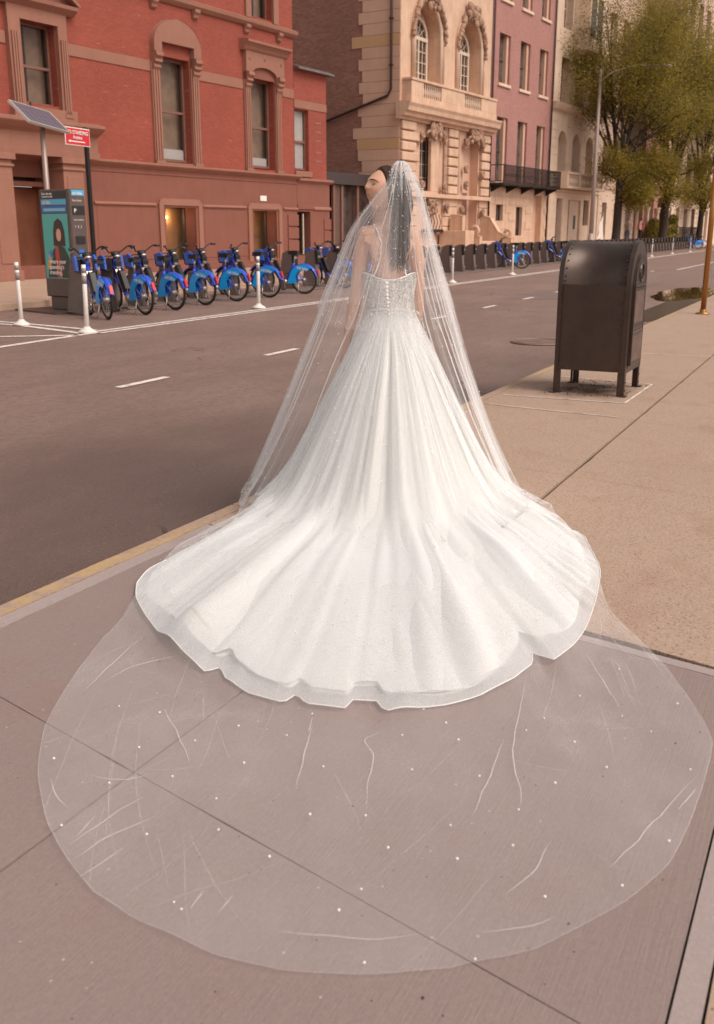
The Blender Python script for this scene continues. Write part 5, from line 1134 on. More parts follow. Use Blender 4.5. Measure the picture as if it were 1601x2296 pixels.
def finger(root, pts, r=.0085):
    global N, E
    k0 = len(N); N += [(tuple(p), r*(1-.12*i)) for i, p in enumerate(pts)]; E.append((root, k0)); E += [(k0+i, k0+i+1) for i in range(len(pts)-1)]
bodyme = skin_mesh('body', N, E, [M['skin']], sub=1)
bm = bmesh.new(); bm.from_mesh(bodyme); off = len(bm.verts)
hvs = [bm.verts.new(p) for p in hv]
for f in hfc: bm.faces.new([hvs[i] for i in f])
def lump(pts, rs, n=10):
    mb = MB(); mb.tube(pts, rs, n); vv = [bm.verts.new(p) for p in mb.v]
    for f in mb.f:
        try: bm.faces.new([vv[i] for i in f])
        except ValueError: pass
# left hand: four fingers and a thumb, lightly curled
for k_, (dy, L_) in enumerate(((-.026, .074), (-.009, .084), (.009, .080), (.026, .062))):
    x0, y0, z0 = -.252, .055+dy, .672
    lump([(x0, y0, z0+.02), (x0+.002, y0, z0-L_*.25), (x0+.006, y0+.002, z0-L_*.62), (x0+.014, y0+.004, z0-L_)], [.0095, .009, .0082, .006], 8)
lump([(-.250, .028, .72), (-.238, .012, .695), (-.232, .004, .665), (-.231, .004, .648)], [.012, .0105, .009, .007], 8)
for k_, (dz, L_) in enumerate(((.026, .07), (.009, .08), (-.009, .076), (-.026, .06))):
    lump([(.055, .288, .795+dz), (.03, .298, .79+dz), (.0, .298, .782+dz), (-.055+.08-L_, .29, .775+dz)], [.0095, .009, .0082, .006], 8)
lump([(.085, .262, .83), (.062, .262, .85), (.04, .266, .86)], [.012, .010, .008], 8)
ear = H(-.008, .066, -.005); lump([H(-.004, .060, .02), H(-.012, .070, .012), H(-.012, .070, -.01), H(-.002, .062, -.028)], [.008, .010, .009, .006], 8)
# shoulder blades and collar: gentle masses joined by the remesh
lump([(-.160, .0, 1.335), (-.145, .0, 1.343), (-.085, .0, 1.355), (-.035, .0, 1.375)], [.040, .050, .046, .048], 14); lump([(.120, .0, 1.322), (.100, .0, 1.332), (.03, .0, 1.352), (-.02, .0, 1.375)], [.040, .050, .046, .048], 14)
lump([(-.085, -.045, 1.31), (-.075, -.052, 1.25), (-.06, -.040, 1.19)], [.030, .038, .028], 10); lump([(.045, -.045, 1.30), (.035, -.052, 1.24), (.02, -.040, 1.18)], [.030, .038, .028], 10)
bm.to_mesh(bodyme); bm.free()
to = bpy.data.objects.new('tmp', bodyme); COL.objects.link(to)
rm = to.modifiers.new('rm', 'REMESH'); rm.mode = 'VOXEL'; rm.voxel_size = .0042; rm.use_smooth_shade = True
sm_ = to.modifiers.new('sm', 'SMOOTH'); sm_.factor = .5; sm_.iterations = 3
dg = bpy.context.evaluated_depsgraph_get(); dg.update(); bme = bpy.data.meshes.new_from_object(to.evaluated_get(dg)); bpy.data.objects.remove(to)
bme.name = 'body'; bme.materials.clear(); bme.materials.append(M['skin']); M['lip'] = gl('lip_rose', (.50, .21, .165, 1), .45); bme.materials.append(M['lip'])
for p in bme.polygons:
    p.use_smooth = True; q = p.center-HC; f, l, u = q.dot(hf), q.dot(hl), q.dot(hu)
    pass
bo = bpy.data.objects.new('body', bme); COL.objects.link(bo); bo.parent = W
# eyes, brows
M['eyew'] = gl('eye_white', (.6, .55, .52, 1), .2); M['lash'] = gl('dark_lash', (.012, .007, .006, 1), .6); M['iris'] = gl('iris_grey_green', (.10, .11, .08, 1), .15)
def face_f(l, u):
    best = None
    for i in range(60):
        th = math.asin(max(-1, min(1, u/.107 if u > 0 else u/.1145)));
        ph = i/60*1.2; F_, L_, U_ = head_pt(th, ph if l > 0 else -ph)
        if best is None or abs(L_-l) < abs(best[1]-l): best = (F_, L_)
    return best[0]
for q in (-1, 1):
    ff = face_f(q*.030, .0)
    def almond(sx, sz, df, m, name, par, cl=0, cu=0):
        pts = []
        for i in range(16):
            a = 2*math.pi*i/16; l = q*(.030+cl)+sx*math.cos(a); u = .0005+cu+sz*math.sin(a)*(1-.25*abs(math.cos(a)))+.0015*math.cos(a)*q; pts.append(H(ff+df-abs(l-q*.03)*.35, l, u))
        b = MB(); b.add([tuple(H(ff+df+.0015, q*(.030+cl),   .0005+cu))]+[tuple(p) for p in pts], [(0, 1+i, 1+(i+1) % 16) for i in range(16)]); return b.build(name, m, par)
    ey = almond(.0140, .0066, .0010, M['lash'], 'eye', W); almond(.0105, .0038, .0022, M['eyew'], 'eye_white', ey, 0, -.0005); almond(.0044, .0042, .0034, M['iris'], 'iris', ey, -.001, 0)
    pts = [H(face_f(q*l, u)+.001, q*l, u) for l, u in ((.012, .0175), (.022, .0205), (.034, .0215), (.044, .018), (.052, .012))]
    b = MB(); b.tube(pts, [.0018, .0024, .0022, .0017, .0008], 6); b.build('eyebrow', M['hair'], W)
for u0_, ra in ((-.0480, .0026), (-.0550, .0033)):
    pts = [H(face_f(l, u0_-.0015*math.cos(l/.02*1.5)+(.002 if abs(l) < .004 and ra < .004 else 0))-.0012, l, u0_+(.0018 if ra < .004 else -.0012)*math.cos(l/.021*1.57)) for l in [-.018+.0036*i for i in range(11)]]
    b = MB(); b.tube(pts, [ra*max(.15, math.sin(math.pi*(i+.5)/11))**.7 for i in range(11)], 8); b.build('lip', M['lip'], W)
# hair: sleek cap, strands, and the long fall down the back
def hair_pt(a, b):
    F_, L_, U_ = head_pt(a, b); F_, L_, U_ = F_*1.0, L_, U_
    k_ = fmax(U_)-F_; inn = k_ < 0
    s_ = 1.05+.05*max(0, U_/.107)*(F_ < .03) if not inn else max(.93, 1.05+k_*7)
    return tuple(H(F_*s_-.002, L_*s_*1.02, U_*s_))
hv, hfc = wrap_mesh(hair_pt, 72, 60); b = MB(); b.smooth = True; b.add(hv, hfc); r_ = random.Random(12)
crown = H(-.065, .0, .075)
for i in range(420):
    u0 = r_.uniform(-.02, .102); f0 = fmax(u0)+r_.uniform(-.003, .004); l0 = r_.choice((-1, 1))*.070*math.sqrt(max(0, 1-(f0/.086)**2-(u0/.107)**2))
    th = math.asin(max(-.99, min(.99, u0/.107))); 
    st = Vector((f0, l0, u0)); c_ = Vector((-.065, 0, .072)); pts = []
    for k_ in range(8):
        tt = k_/7; p = st.lerp(c_, tt); d = Vector((p.x/.098, p.y/.070, p.z/.107)); d = d/max(.05, d.length); R_ = 1.052+.010*math.sin(tt*3.14)
        pts.append(H(d.x*.098*R_ if d.x < 0 else d.x*.086*R_, d.y*.070*R_*1.02, d.z*.107*R_))
    b.tube(pts, [.0006, .0011, .0013, .0013, .0012, .0011, .001, .001], 3, cap=False)
for i in range(260):
    ph = r_.uniform(-1.0, 1.0); wv = r_.uniform(0, 6.28); en = r_.uniform(1.16, 1.32); ex = .033+ph*.036+r_.gauss(0, .010)
    P = [Vector((.02+ph*.03, -.02+r_.uniform(-.02, .03), 1.655)), Vector((.045+ph*.040, -.055, 1.58)), Vector((.045+ph*.050, -.075, 1.49)), Vector((.035+ph*.046, -.092, 1.40)), Vector((ex, -.118, 1.30)), Vector((ex*.9+.004, -.125, (1.30+en)/2-.01)), Vector((ex*.8+.012*math.sin(wv), -.125, en))]
    P = [p+Vector((.004*math.sin(wv+k_*1.7), r_.gauss(0, .006), 0)) for k_, p in enumerate(P)]
    b.tube(P, [.002, .003, .0032, .0032, .003, .0024, .0006], 3, cap=False)
for i in range(26):                                                          # loose wisps at the nape and cheek side
    a0 = H(-.02, .06, -.02)+Vector((r_.uniform(0, .05), 0, r_.uniform(-.02, .02))); P = [a0, a0+Vector((r_.uniform(-.01, .01), -.02, -.05)), a0+Vector((r_.uniform(-.02, .02), -.03, -.11)), a0+Vector((r_.uniform(-.04, .02), -.03, -.17))]
    b.tube(P, [.0012, .0013, .001, .0005], 3, cap=False)
b.build('hair', M['hair'], W)

# ---- gown
def interp(tab, x):
    if x <= tab[0][0]: return tab[0][1]
    for (a, fa), (c, fc) in zip(tab, tab[1:]):
        if x <= c: return fa+(fc-fa)*(x-a)/(c-a)
    return tab[-1][1]
HEM = [(-180, .52), (-135, .55), (-105, .60), (-80, .68), (-62, .78), (-50, .92), (-44, 1.08), (-40.2, 1.25), (-37.2, 1.47), (-35.3, 1.72), (-33.0, 1.86), (-29.4, 1.985), (-23.2, 2.165), (-17.4, 2.348), (-13.9, 2.452), (-13.1, 2.405), (-12.0, 2.478), (-9.6, 2.562), (-6.9, 2.612), (-6.3, 2.55), (-5.4, 2.612), (-2.8, 2.63), (-2.5, 2.572), (-.7, 2.570), (-.3, 2.632),
       (1.7, 2.612), (3.8, 2.589), (6.4, 2.542), (9.1, 2.455), (11.4, 2.352), (12.0, 2.275), (13.2, 2.342), (16.3, 2.227), (21.8, 1.991), (27.7, 1.765), (33, 1.60), (37.2, 1.468), (42, 1.33), (47, 1.16), (53, .98), (62, .84), (79.9, .69), (100, .60), (135, .53), (180, .52)]
RW = .118
def rho(ps): return .54+.66*max(0, math.cos(R(ps+2)))**2.2
def sstep(a, b_, x): t_ = max(0, min(1, (x-a)/(b_-a))); return t_*t_*(3-2*t_)
def fold(ps, k1, seed): 
    n1 = noise.noise(Vector((ps*.055, seed, 0))); n2 = noise.noise(Vector((ps*.13, seed+4, 0))); n3 = noise.noise(Vector((ps*.33, seed+9, 0)))
    return n1*1.0+n2*.7+n3*.35
def skirt_z(ps, r, R_, seed=1, amp=1.0):
    rh = rho(ps)+.04*fold(ps, 1, seed)*amp; x = (r-RW)/(rh-RW)
    c = 1-x; zc = .985*(c if c < 0 else c**1.06)
    edge = max(0, 1-(R_-r)/.16) if R_ > r else 1
    tail = .030+.055*(1-sstep(rh, max(rh+.1, R_), r))+.018*noise.noise(Vector((ps*.12, r*2.2, seed)))*amp+.050*max(0, fold(ps*1.5, 1, seed+2))*amp*sstep(.5, 1.2, r)*(1-.35*edge)
    k_ = .075; d = (zc-tail)/k_
    z = tail+k_*(d if d > 20 else math.log1p(math.exp(d)))
    z += amp*.045*fold(ps*1.1, 1, seed+5)*sstep(.15, .45, r)*(1-sstep(rh*.8, rh*1.25, r))
    return max(.008, z-.016*edge)
def polar(ps, r): a = R(ps); return (r*math.sin(a), -r*math.cos(a))
def gown_layer(name, seed, lift, r1, mats, nps=900, nr=70, k0=0.0, frac=1.0):
    vs = []; fs = []; uv = []; tgt = []
    for i in range(nps):
        ps = -180+360*i/nps; Rh = interp(HEM, ps); Re = Rh*frac if frac < 1 else Rh
        if frac < 1: Re = Rh-min(.10, Rh*.07)*(.85+.9*noise.noise(Vector((ps*.12, 3, 3))))
        for j in range(nr+1):
            t_ = j/nr; r = RW+(Re-RW)*(t_**1.25); el = 1-.18*(1-sstep(.1, .3, r))*abs(math.cos(R(ps)))
            z = skirt_z(ps, r, Rh, seed)+lift*sstep(0, .3, t_)*(1-sstep(.72, 1.0, t_))
            rr_ = r*el*(1+ (.080*fold(ps*1.6, 1, seed+7)*sstep(.14, .4, r)*(1-sstep(.8, 1.5, r))))
            x, y = polar(ps, rr_); cx = -.012*(1-sstep(.1, .4, r))
            vs.append((x+cx, y, z)); uv.append((ps/360, r)); 
    for i in range(nps):
        for j in range(nr): a = i*(nr+1)+j; c = ((i+1) % nps)*(nr+1)+j; fs.append((a, c, c+1, a+1))
    b = MB(); b.smooth = True; b.add(vs, fs); me = b.mesh(name, mats); ul = me.uv_layers.new(name='UVMap')
    li = [0]*len(me.loops); me.loops.foreach_get('vertex_index', li); flat_ = []
    for q in li: flat_ += uv[q]
    ul.data.foreach_set('uv', flat_); o = bpy.data.objects.new(name, me); COL.objects.link(o); return o, vs
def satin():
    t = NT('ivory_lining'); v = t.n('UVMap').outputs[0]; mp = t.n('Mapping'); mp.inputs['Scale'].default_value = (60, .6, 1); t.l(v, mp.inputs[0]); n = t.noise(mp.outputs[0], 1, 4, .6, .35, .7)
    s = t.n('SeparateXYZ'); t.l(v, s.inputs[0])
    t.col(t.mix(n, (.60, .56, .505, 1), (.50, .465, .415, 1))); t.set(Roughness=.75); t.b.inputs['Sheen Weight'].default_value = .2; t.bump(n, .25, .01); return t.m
def tulle(name, alpha=.1, c=(.86, .84, .82, 1), streak=.25, sscale=(300, 1.2, 1), uvn=True, sparkle=0, trans=.45, mesh_=.0, edge=None, train_light=0):
    t = NT(name); g = t.n('NewGeometry'); dt = t.n('VectorMath', operation='DOT_PRODUCT'); t.l(g.outputs['Normal'], dt.inputs[0]); t.l(g.outputs['Incoming'], dt.inputs[1])
    cs = t.math('MAXIMUM', t.math('ABSOLUTE', dt.outputs['Value']), .12); inv = t.math('DIVIDE', 1.0, cs)
    uv_ = t.n('UVMap').outputs[0]; mp = t.n('Mapping'); mp.inputs['Scale'].default_value = sscale; t.l(uv_, mp.inputs[0]); st = t.noise(mp.outputs[0], 1, 4, .65, .48, .78)
    mp2 = t.n('Mapping'); mp2.inputs['Scale'].default_value = (sscale[0]*.25, sscale[1]*.6, 1); t.l(uv_, mp2.inputs[0]); s2 = t.noise(mp2.outputs[0], 1, 3, .6, .40, .72)
    a0 = t.math('ADD', alpha, t.math('MULTIPLY', t.math('ADD', t.math('MULTIPLY', st, .6), t.math('MULTIPLY', s2, .5)), streak))
    if train_light: sp = t.n('SeparateXYZ'); t.l(uv_, sp.inputs[0]); mrp = t.n('MapRange', interpolation_type='SMOOTHSTEP'); mrp.inputs[1].default_value = .55; mrp.inputs[2].default_value = 1.5; mrp.inputs[4].default_value = train_light; t.l(sp.outputs['Y'], mrp.inputs[0]); a0 = t.math('ADD', a0, mrp.outputs[0])  # opacity rises outward: paints the flat train brighter, the steep skirt shadier
    fg = t.noise(t.coord(), 260, 2, .8, .3, .7); a0 = t.math('MULTIPLY', a0, t.math('ADD', .65, t.math('MULTIPLY', fg, .7)))
    op = t.math('SUBTRACT', 1.0, t.math('POWER', t.math('SUBTRACT', 1.0, a0, True), inv), True)
    df = t.n('BsdfDiffuse'); df.inputs[0].default_value = c; tl = t.n('BsdfTranslucent'); tl.inputs[0].default_value = c; m1 = t.n('MixShader'); m1.inputs[0].default_value = trans; t.l(df.outputs[0], m1.inputs[1]); t.l(tl.outputs[0], m1.inputs[2])
    tr = t.n('BsdfTransparent'); m2 = t.n('MixShader'); t.l(op, m2.inputs[0]); t.l(tr.outputs[0], m2.inputs[1]); t.l(m1.outputs[0], m2.inputs[2]); t.l(m2.outputs[0], t.out.inputs[0]); t.t.nodes.remove(t.b); return t.m
M['lining'] = satin(); M['overlay'] = tulle('gown_tulle', .13, (.885, .88, .872, 1), .20, (38, .6, 1), trans=.3, train_light=.30); M['crin'] = tulle('horsehair_hem', .40, (.885, .885, .885, 1), .16, (120, 2, 1), trans=.3)
M['satin_edge'] = gl('satin_edge', (.90, .88, .85, 1), .5); M['pearl'] = gl('pearl', (.88, .82, .76, 1), .18, 0, .5); M['bead'] = gl('glass_bead', (.86, .84, .82, 1), .12, .35)
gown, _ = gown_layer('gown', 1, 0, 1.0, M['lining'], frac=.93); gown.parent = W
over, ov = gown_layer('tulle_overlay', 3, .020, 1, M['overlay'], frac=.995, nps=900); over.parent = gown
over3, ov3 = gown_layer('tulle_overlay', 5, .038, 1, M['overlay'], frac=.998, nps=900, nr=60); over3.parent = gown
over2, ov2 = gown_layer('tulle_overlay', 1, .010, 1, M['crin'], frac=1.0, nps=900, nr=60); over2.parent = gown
def hem_tube(vs, nr, r, name, par):
    pts = [vs[i*(nr+1)+nr] for i in range(900)]; pts.append(pts[0]); b = MB(); b.tube([(p[0], p[1], p[2]+.002) for p in pts], r, 5, cap=False); return b.build(name, M['satin_edge'], par)
hem_tube(ov2, 60, .0019, 'hem_edge', gown)
# bodice: beaded band round the back with buttons
def bod_mat():
    t = NT('beaded_bodice'); v = t.coord(); vo = t.n('TexVoronoi'); t.l(v, vo.inputs['Vector']); vo.inputs['Scale'].default_value = 190; wn = t.n('TexWhiteNoise'); t.l(vo.outputs['Position'], wn.inputs[0])
    s = t.n('SeparateXYZ'); t.l(v, s.inputs[0]); fade = t.n('MapRange'); fade.inputs[1].default_value = .92; fade.inputs[2].default_value = 1.04; t.l(s.outputs['Z'], fade.inputs[0])
    o = t.mix(wn.outputs[0], (.26, .23, .21, 1), (.80, .78, .76, 1)); o = t.mix(fade.outputs[0], (.70, .66, .61, 1), o); t.col(o); t.set(Roughness=.28, Metallic=.2); h = t.math('SUBTRACT', 1, vo.outputs['Distance']); t.bump(h, .9, .004); return t.m
M['bodice'] = bod_mat(); vs = []; fs = []; nb = 96; nz = 18
for i in range(nb):
    ps = -180+360*i/nb; c_ = math.cos(R(ps)); back = max(0, c_)
    top = 1.150-.022*back**6+ (.012*max(0, 1-((abs(ps)-62)/30)**2))+(0.02*max(0, -c_))
    for j in range(nz+1):
        t_ = j/nz; z = .905+(top-.905)*t_; hw = interp([(.90, .150), (.95, .130), (1.02, .1235), (1.10, .134), (1.2, .148)], z); hd = interp([(.90, .128), (.95, .116), (1.02, .114), (1.10, .121), (1.2, .124)], z); cx = interp([(.9, -.006), (1.1, -.018), (1.2, -.02)], z)
        a = R(ps); vs.append((cx+hw*math.sin(a), .004-hd*math.cos(a), z))
for i in range(nb):
    for j in range(nz): a = i*(nz+1)+j; c = ((i+1) % nb)*(nz+1)+j; fs.append((a, c, c+1, a+1))
b = MB(); b.smooth = True; b.add(vs, fs); bd = b.build('bodice', M['bodice'], gown)
b = MB(); pts = [vs[i*(nz+1)+nz] for i in range(nb)]; pts.append(pts[0]); b.tube(pts, .004, 6, cap=False); b.build('neckline_beading', M['bead'], gown)
btn = MB().ball((0, 0, 0), .0085, 8, 6, (1, .6, 1)).mesh('button', M['pearl'])
for i in range(17):
    z = 1.115-i*.0195; x = interp([(.78, -.008), (.95, -.02), (1.12, -.032)], z); rr2 = interp([(.78, .20), (.88, .155), (.92, .132), (.95, .121), (1.02, .118), (1.12, .126)], z); inst(btn, 'button', gown, (x, -rr2-.004, z))
for q in (-1, 1):
    P = [(-.100, -.005, 1.400), (-.082, -.048, 1.372), (-.060, -.082, 1.31), (-.062, -.098, 1.24), (-.082, -.098, 1.18), (-.100, -.088, 1.14)] if q < 0 else [(.045, -.012, 1.395), (.055, -.055, 1.36), (.052, -.085, 1.30), (.050, -.098, 1.24), (.060, -.098, 1.18), (.070, -.092, 1.14)]
    bb2 = MB()
    for k_ in range(len(P)-1):
        for s_ in range(7): p = Vector(P[k_]).lerp(Vector(P[k_+1]), s_/7); bb2.ball(tuple(p), .0062 if s_ % 2 else .0050, 6, 4)
    so__ = bb2.build('shoulder_strap', M['bead'], gown)
# scattered beads on the gown
r_ = random.Random(21); bb2 = MB()
def bead(x, y, z, s_): bb2.ball((x, y, z), s_, 5, 4)
for i in range(2600):
    ps = r_.gauss(0, 48); 
    if abs(ps) > 115: continue
    Rh = interp(HEM, ps); u = r_.random(); r = RW+.02+(min(Rh, 2.6)-RW)*.94*(u**2.6 if i < 1700 else u); z = skirt_z(ps, r, Rh, 3)+.024
    x, y = polar(ps, r); s_ = r_.uniform(.0013, .0028)
    for k_ in range(r_.choice((1, 1, 1, 3, 5)) if r > .5 else 1): bead(x+r_.gauss(0, .009)*(k_ > 0), y+r_.gauss(0, .009)*(k_ > 0), z+r_.gauss(0, .009)*(k_ > 0), s_)
bb2.build('gown_beads', M['bead'], gown)['kind'] = 'stuff'
bb2 = MB()
for i in range(1500):
    z = .92+r_.random()**.8*.23; ps = r_.uniform(-95, 95); hw = interp([(.90, .150), (.95, .130), (1.02, .1235), (1.10, .134), (1.2, .148)], z)+.002; hd = interp([(.90, .128), (.95, .116), (1.02, .114), (1.10, .121), (1.2, .124)], z)+.002; a = R(ps)
    if z < 1.12 or True: bead(-.018+hw*math.sin(a), .004-hd*math.cos(a), min(z, 1.125), r_.uniform(.0012, .0026))
bb2.build('bodice_beads', M['bead'], gown)['kind'] = 'stuff'

# ---- veil, two tiers falling from the comb
AX = Vector((.034, -.015, 0))
rL = [(0, .80), (.242, .695), (.559, .56), (1.005, .385), (1.355, .238), (1.438, .192), (1.561, .110), (1.62, .058), (1.65, .043), (1.67, .033), (1.685, .024), (1.695, .013), (1.70, .0)]
rR = [(0, .60), (.372, .45), (.729, .330), (.926, .275), (1.275, .165), (1.472, .113), (1.559, .090), (1.62, .057), (1.65, .043), (1.67, .033), (1.685, .024), (1.695, .013), (1.70, .0)]
rB = [(0, 1.50), (.10, 1.22), (.25, .98), (.5, .70), (.95, .30), (1.2, .175), (1.4, .135), (1.56, .105), (1.63, .068), (1.66, .048), (1.68, .032), (1.695, .014), (1.70, .0)]
EDGE = [(-140, .80), (-100, .805), (-75, .82), (-58, .89), (-47.2, 1.0), (-40, 1.28), (-33, 1.68), (-27.5, 2.07), (-22.7, 2.59), (-19.6, 2.92), (-17.0, 3.135), (-14.3, 3.32), (-12.1, 3.45), (-10.2, 3.54), (-8.4, 3.60), (-5.3, 3.68), (-2.9, 3.71), (-.6, 3.71), (1.8, 3.69), (4.6, 3.64), (8.3, 3.51), (10.7, 3.40), (13.8, 3.19), (17.9, 2.92), (19.9, 2.67), (22.3, 2.31), (24.5, 1.94), (29, 1.68), (35, 1.42), (45, 1.12), (60, .86), (80, .68), (140, .58)]
def vr(ps, z):
    s_ = abs(math.sin(R(ps)))**1.4; return interp(rL if ps < 0 else rR, z)*s_+interp(rB, z)*(1-s_)
def veil_tier(name, mat, seed, psl, psr, zend, ground, off, nps=420, nz=70, ng=80, amp=1.0, par=None, dz=0.0):
    vs = []; fs = []; uv = []; cols_ = nz+1+(ng if ground else 0)
    for i in range(nps+1):
        t0 = i/nps; ps = psl+(psr-psl)*t0
        pl1 = noise.noise(Vector((ps*.20, seed, 0))); pl2 = noise.noise(Vector((ps*.40, seed+3, 0))); pl3 = noise.noise(Vector((ps*1.1, seed+6, 0)))
        ze = zend(ps) if callable(zend) else zend
        acc = 0
        for j in range(nz+1):
            t_ = j/nz; z = 1.70-(1.70-ze)*(t_**1.5)
            r = vr(ps, z)+off*sstep(0, .2, t_); h = 1.70-z
            pw = 1 if ps > 0 else (.52+.48*sstep(.08, .42, h))                 # front edge swings open below the face
            pe = ps*pw if ps < -40 else ps*(1-(1-pw)*(-ps/40 if ps < 0 else 0))
            ripple = amp*(.034*pl1+.009*pl2+.0022*pl3)*sstep(0, .9, h)*(1+.9*sstep(.5, 1.5, h))
            x, y = polar(pe, max(0, r+ripple)); x += AX.x; y += AX.y; zz = z+dz
            if ground:
                q = math.hypot(x, y); pb = math.degrees(math.atan2(x, -y)); 
                if zz < 1.0: zz = max(zz, skirt_z(pb, max(q, RW), interp(HEM, pb), 3)+.040)
            vs.append((x, y, zz)); uv.append((ps/360, h))
        if ground:
            r0 = vr(ps, ze); pb0 = ps; re = interp(EDGE, ps)
            for j in range(1, ng+1):
                t_ = j/ng; r = r0+(re-r0)*t_ + amp*(.022*pl1+.010*pl2)*(1-t_)**3
                x, y = polar(ps, r); x += AX.x*(1-t_); y += AX.y*(1-t_); q = math.hypot(x, y); pb = math.degrees(math.atan2(x, -y)); Rh = interp(HEM, pb)
                wr = .006*noise.noise(Vector((x*9, y*9, 1)))+.010*max(0, noise.noise(Vector((ps*.5, r*.8, 8))))+.014*max(0, noise.noise(Vector((x*2.2, y*5, 3)))-.15)
                zz = max(.010+max(0, wr), (skirt_z(pb, max(q, RW), Rh, 3)+.040) if q < Rh else .010+.05*max(0, 1-(q-Rh)/.12))
                if zz < ze+.4 and j < 8: zz = max(zz, ze*(1-j/8)+zz*j/8)
                vs.append((x, y, zz)); uv.append((ps/360, 1.6+(r-r0)))
    C_ = cols_
    for i in range(nps):
        for j in range(C_-1): a = i*C_+j; fs.append((a, a+1, a+C_+1, a+C_))
    b = MB(); b.smooth = True; b.add(vs, fs); me = b.mesh(name, mat); ul = me.uv_layers.new(name='UVMap'); li = [0]*len(me.loops); me.loops.foreach_get('vertex_index', li); flat_ = []
    for q in li: flat_ += uv[q]
    ul.data.foreach_set('uv', flat_); o = bpy.data.objects.new(name, me); COL.objects.link(o); o.parent = par; return o, vs, C_
M['veil_low'] = tulle('veil_tulle_long', .078, (.92, .89, .88, 1), .12, (46, 1.0, 1), trans=.4); M['veil_up'] = tulle('veil_tulle_short', .026, (.92, .90, .90, 1), .13, (40, .7, 1), trans=.4); M['comb'] = tulle('veil_gathers', .45, (.90, .88, .88, 1), .3, (500, 1, 1))
veil, vv, VC = veil_tier('veil', M['veil_low'], 2, -112, 118, .05, True, .012, par=W)
up_, uvv, UC = veil_tier('upper_tier', M['veil_up'], 6, -100, 105, lambda ps: .955+.05*max(0, -math.cos(R(ps*1.6)))-.06*math.cos(R(ps)), False, .028, par=veil, amp=.9)
up2, _, _ = veil_tier('upper_tier', M['veil_up'], 9, -96, 96, lambda ps: 1.05-.04*math.cos(R(ps)), False, .018, par=veil, amp=1.1, nps=300)
b = MB(); pts = [uvv[i*UC+UC-1] for i in range(421)]; b.tube(pts, .0008, 4, cap=False); b.build('veil_edge', M['veil_up'], veil)
b = MB(); pts = [vv[i*VC+VC-1] for i in range(421)]; b.tube(pts, .0009, 4, cap=False); pts = [vv[j] for j in range(VC)]; b.tube(pts, .0010, 4, cap=False); pts = [vv[420*VC+j] for j in range(VC)]; b.tube(pts, .0010, 4, cap=False); b.build('veil_edge', tulle('veil_hem', .10, (.92, .89, .88, 1), .1, (40, 1, 1)), veil)
# gathered comb at the crown
b = MB()
for i in range(30):
    ps = r_.uniform(-75, 110); q_ = r_.uniform(-.08, .03); a = R(ps); x, y = math.sin(a), -math.cos(a); P = [(AX.x-.010, AX.y+.005, 1.700), (AX.x+x*.02, AX.y+y*.022, 1.702), (AX.x+x*.040, AX.y+y*.045, 1.685), (AX.x+x*.068, AX.y+y*.076, 1.625), (AX.x+x*(.09-q_*.2), AX.y+y*(.10-q_*.2), 1.55+q_)]; b.tube(P, [.002, .0030, .0026, .0016, .0003], 4, cap=False)
b.build('veil_gathers', M['comb'], veil)
# creases: thin raised folds on the hanging veil and on the pavement part
cm = tulle('crease_tulle', .24, (.92, .88, .87, 1), .1, (30, 1, 1)); b = MB(); r_ = random.Random(31)
for i in range(20):
    k_ = int(abs(r_.random())*420); wob = r_.uniform(-3, 3) if i % 4 else r_.uniform(-28, 28); j0 = r_.randrange(2, 14); j1 = r_.randrange(45, 70)
    pts = []
    for j in range(j0, j1): kk = max(0, min(419.5, k_+wob*(j-j0)/20)); a_, c_ = Vector(vv[int(kk)*VC+j]), Vector(vv[(int(kk)+1)*VC+j]); pts.append(a_.lerp(c_, kk-int(kk)))
    pts = [(p[0]*1.004, p[1]*1.004-.001, p[2]) for p in pts]
    b.tube(pts, [.0022*min(1, .2+q/8)*min(1, .2+(len(pts)-q)/8) for q in range(len(pts))], 4, cap=False)
def ground_pt(wx, wy, z): d = Vector((wx, wy, 0))-Vector((BP.x, BP.y, 0)); return (d.dot(VX), d.dot(VH), z)
# the creases that lie on the pavement (measured on the ground)
CR_ = [[(1180, 1520), (1165, 1600), (1150, 1700), (1168, 1780), (1165, 1815)], [(860, 1640), (820, 1660), (838, 1700), (825, 1760), (822, 1830)], [(370, 1590), (400, 1650), (430, 1730)], [(110, 1745), (130, 1790), (160, 1815)], [(1555, 1745), (1480, 1830), (1400, 1915), (1350, 1955)],
      [(1235, 1888), (1190, 1960), (1110, 2025)], [(610, 2082), (700, 2098), (850, 2105), (980, 2090)], [(1340, 1390), (1380, 1440), (1440, 1500)], [(1300, 1450), (1360, 1540), (1395, 1600)], [(1430, 1440), (1500, 1530)], [(400, 1470), (300, 1495), (220, 1540)], [(330, 1420), (240, 1500), (180, 1560)], [(455, 2000), (420, 2050)],
      [(150, 1900), (250, 1830), (340, 1780)], [(160, 1930), (260, 1870), (370, 1820)], [(180, 1965), (300, 1890)], [(170, 1880), (220, 1820)], [(1130, 1660), (1090, 1760), (1050, 1850)], [(700, 1630), (680, 1700), (660, 1790)], [(700, 1610), (690, 1650)], [(1560, 1770), (1510, 1830)], [(520, 2010), (480, 2060)], [(330, 1740), (260, 1750), (190, 1735)], [(1240, 2060), (1160, 2085), (1060, 2090)]]
def unproject(u, v_, z):
    Fp = 2232.0; rt = Vector((math.sin(YAW), -math.cos(YAW), 0)); upv = rt.cross(fw); d = fw+rt*((u-800.5)/Fp)+upv*((1148-v_)/Fp); t_ = (z-CAMH)/d.z; return Vector((d.x*t_, d.y*t_))
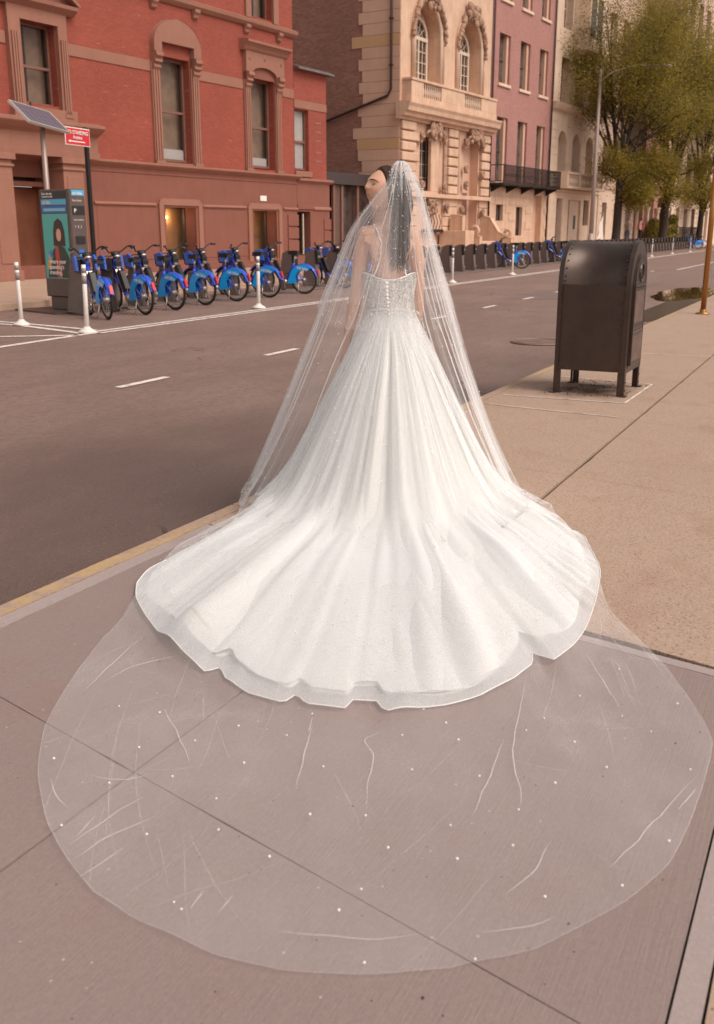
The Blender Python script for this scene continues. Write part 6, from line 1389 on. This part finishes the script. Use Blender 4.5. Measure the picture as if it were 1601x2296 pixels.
for P in CR_:
    q = [unproject(u, v_, .145) for u, v_ in P]; pts = []
    qq = [q[0]+(q[0]-q[1])]+q+[q[-1]+(q[-1]-q[-2])]
    for a0_, a, c, c0_ in zip(qq, qq[1:], qq[2:], qq[3:]):
        for s_ in range(5): u_ = s_/5; p = .5*((2*a)+(c-a0_)*u_+(2*a0_-5*a+4*c-c0_)*u_*u_+(3*a-a0_-3*c+c0_)*u_**3); p = p+Vector((noise.noise(Vector((p.x*12, p.y*12, 0)))*.006, noise.noise(Vector((p.x*12, p.y*12, 5)))*.006)); pts.append(ground_pt(p.x, p.y, .017))
    n_ = len(pts); b.tube(pts, [.0013*max(.12, math.sin(math.pi*(i+.5)/n_)) for i in range(n_)], 4, cap=False)
b.build('veil_crease', cm, veil)['kind'] = 'stuff'
b = MB(); r_ = random.Random(77)
for i in range(330):
    k_ = r_.randrange(6, 414); j0 = VC-r_.randrange(8, 60); n_ = r_.randrange(5, 22); dk = r_.uniform(-.9, .9); ph = r_.uniform(0, 6); pts = []
    for q in range(n_):
        kk = max(0, min(420, k_+dk*q+(.35*math.sin(ph+q*.35)))); jj = min(VC-1, j0+q); a_, b__ = Vector(vv[int(kk)*VC+jj]), Vector(vv[min(420, int(kk)+1)*VC+jj]); p = a_.lerp(b__, kk-int(kk)); pts.append((p.x, p.y, p.z+.001))
    b.tube(pts, [.0009*max(.15, math.sin(math.pi*(q+.5)/n_)) for q in range(n_)], 4, cap=False)
b.build('fine_crease', tulle('fine_crease_tulle', .07, (.92, .89, .88, 1), .05, (30, 1, 1)), veil)['kind'] = 'stuff'
# pearls on the veil
bb2 = MB(); r_ = random.Random(17)
for i in range(340):
    i_ = r_.randrange(0, 420); j = r_.randrange(8, 70); p = vv[i_*VC+j] if i % 3 else uvv[i_*UC+min(j, UC-1)]; s_ = r_.uniform(.0015, .0030); k_ = 1.0+.004/max(.1, math.hypot(p[0], p[1]))
    bb2.ball((p[0]*k_, p[1]*k_, p[2]), s_, 6, 4)
for u, v_ in ((267, 1583), (358, 1597), (437, 1660), (312, 1675), (387, 1740), (547, 1710), (121, 1700), (245, 1755), (490, 1860), (329, 1870), (138, 1850), (407, 2038), (390, 2022), (810, 1993), (820, 1828), (725, 1718), (643, 1648), (535, 1627), (695, 1825), (604, 1920), (485, 1790), (902, 1648), (1000, 1620), (1028, 1658), (924, 1725), (1075, 1740), (1163, 1815), (1245, 1755), (1288, 1663), (1180, 1637), (1360, 1720), (1395, 1605), (1548, 1725), (1519, 1577), (1388, 1500), (1500, 1885), (1150, 1895), (1222, 2010), (1025, 1925), (1395, 1985), (1065, 2150), (817, 2158), (1010, 1850), (1220, 1610), (950, 1590), (700, 1600), (1300, 1560), (1460, 1640), (870, 1900), (760, 2040)):
    p = unproject(u, v_, .15); x, y, z = ground_pt(p.x, p.y, .02); bb2.ball((x, y, z), r_.uniform(.0024, .0036), 8, 6, (1, 1.15, .85))
bb2.build('pearl_beads', M['pearl'], veil)['kind'] = 'stuff'
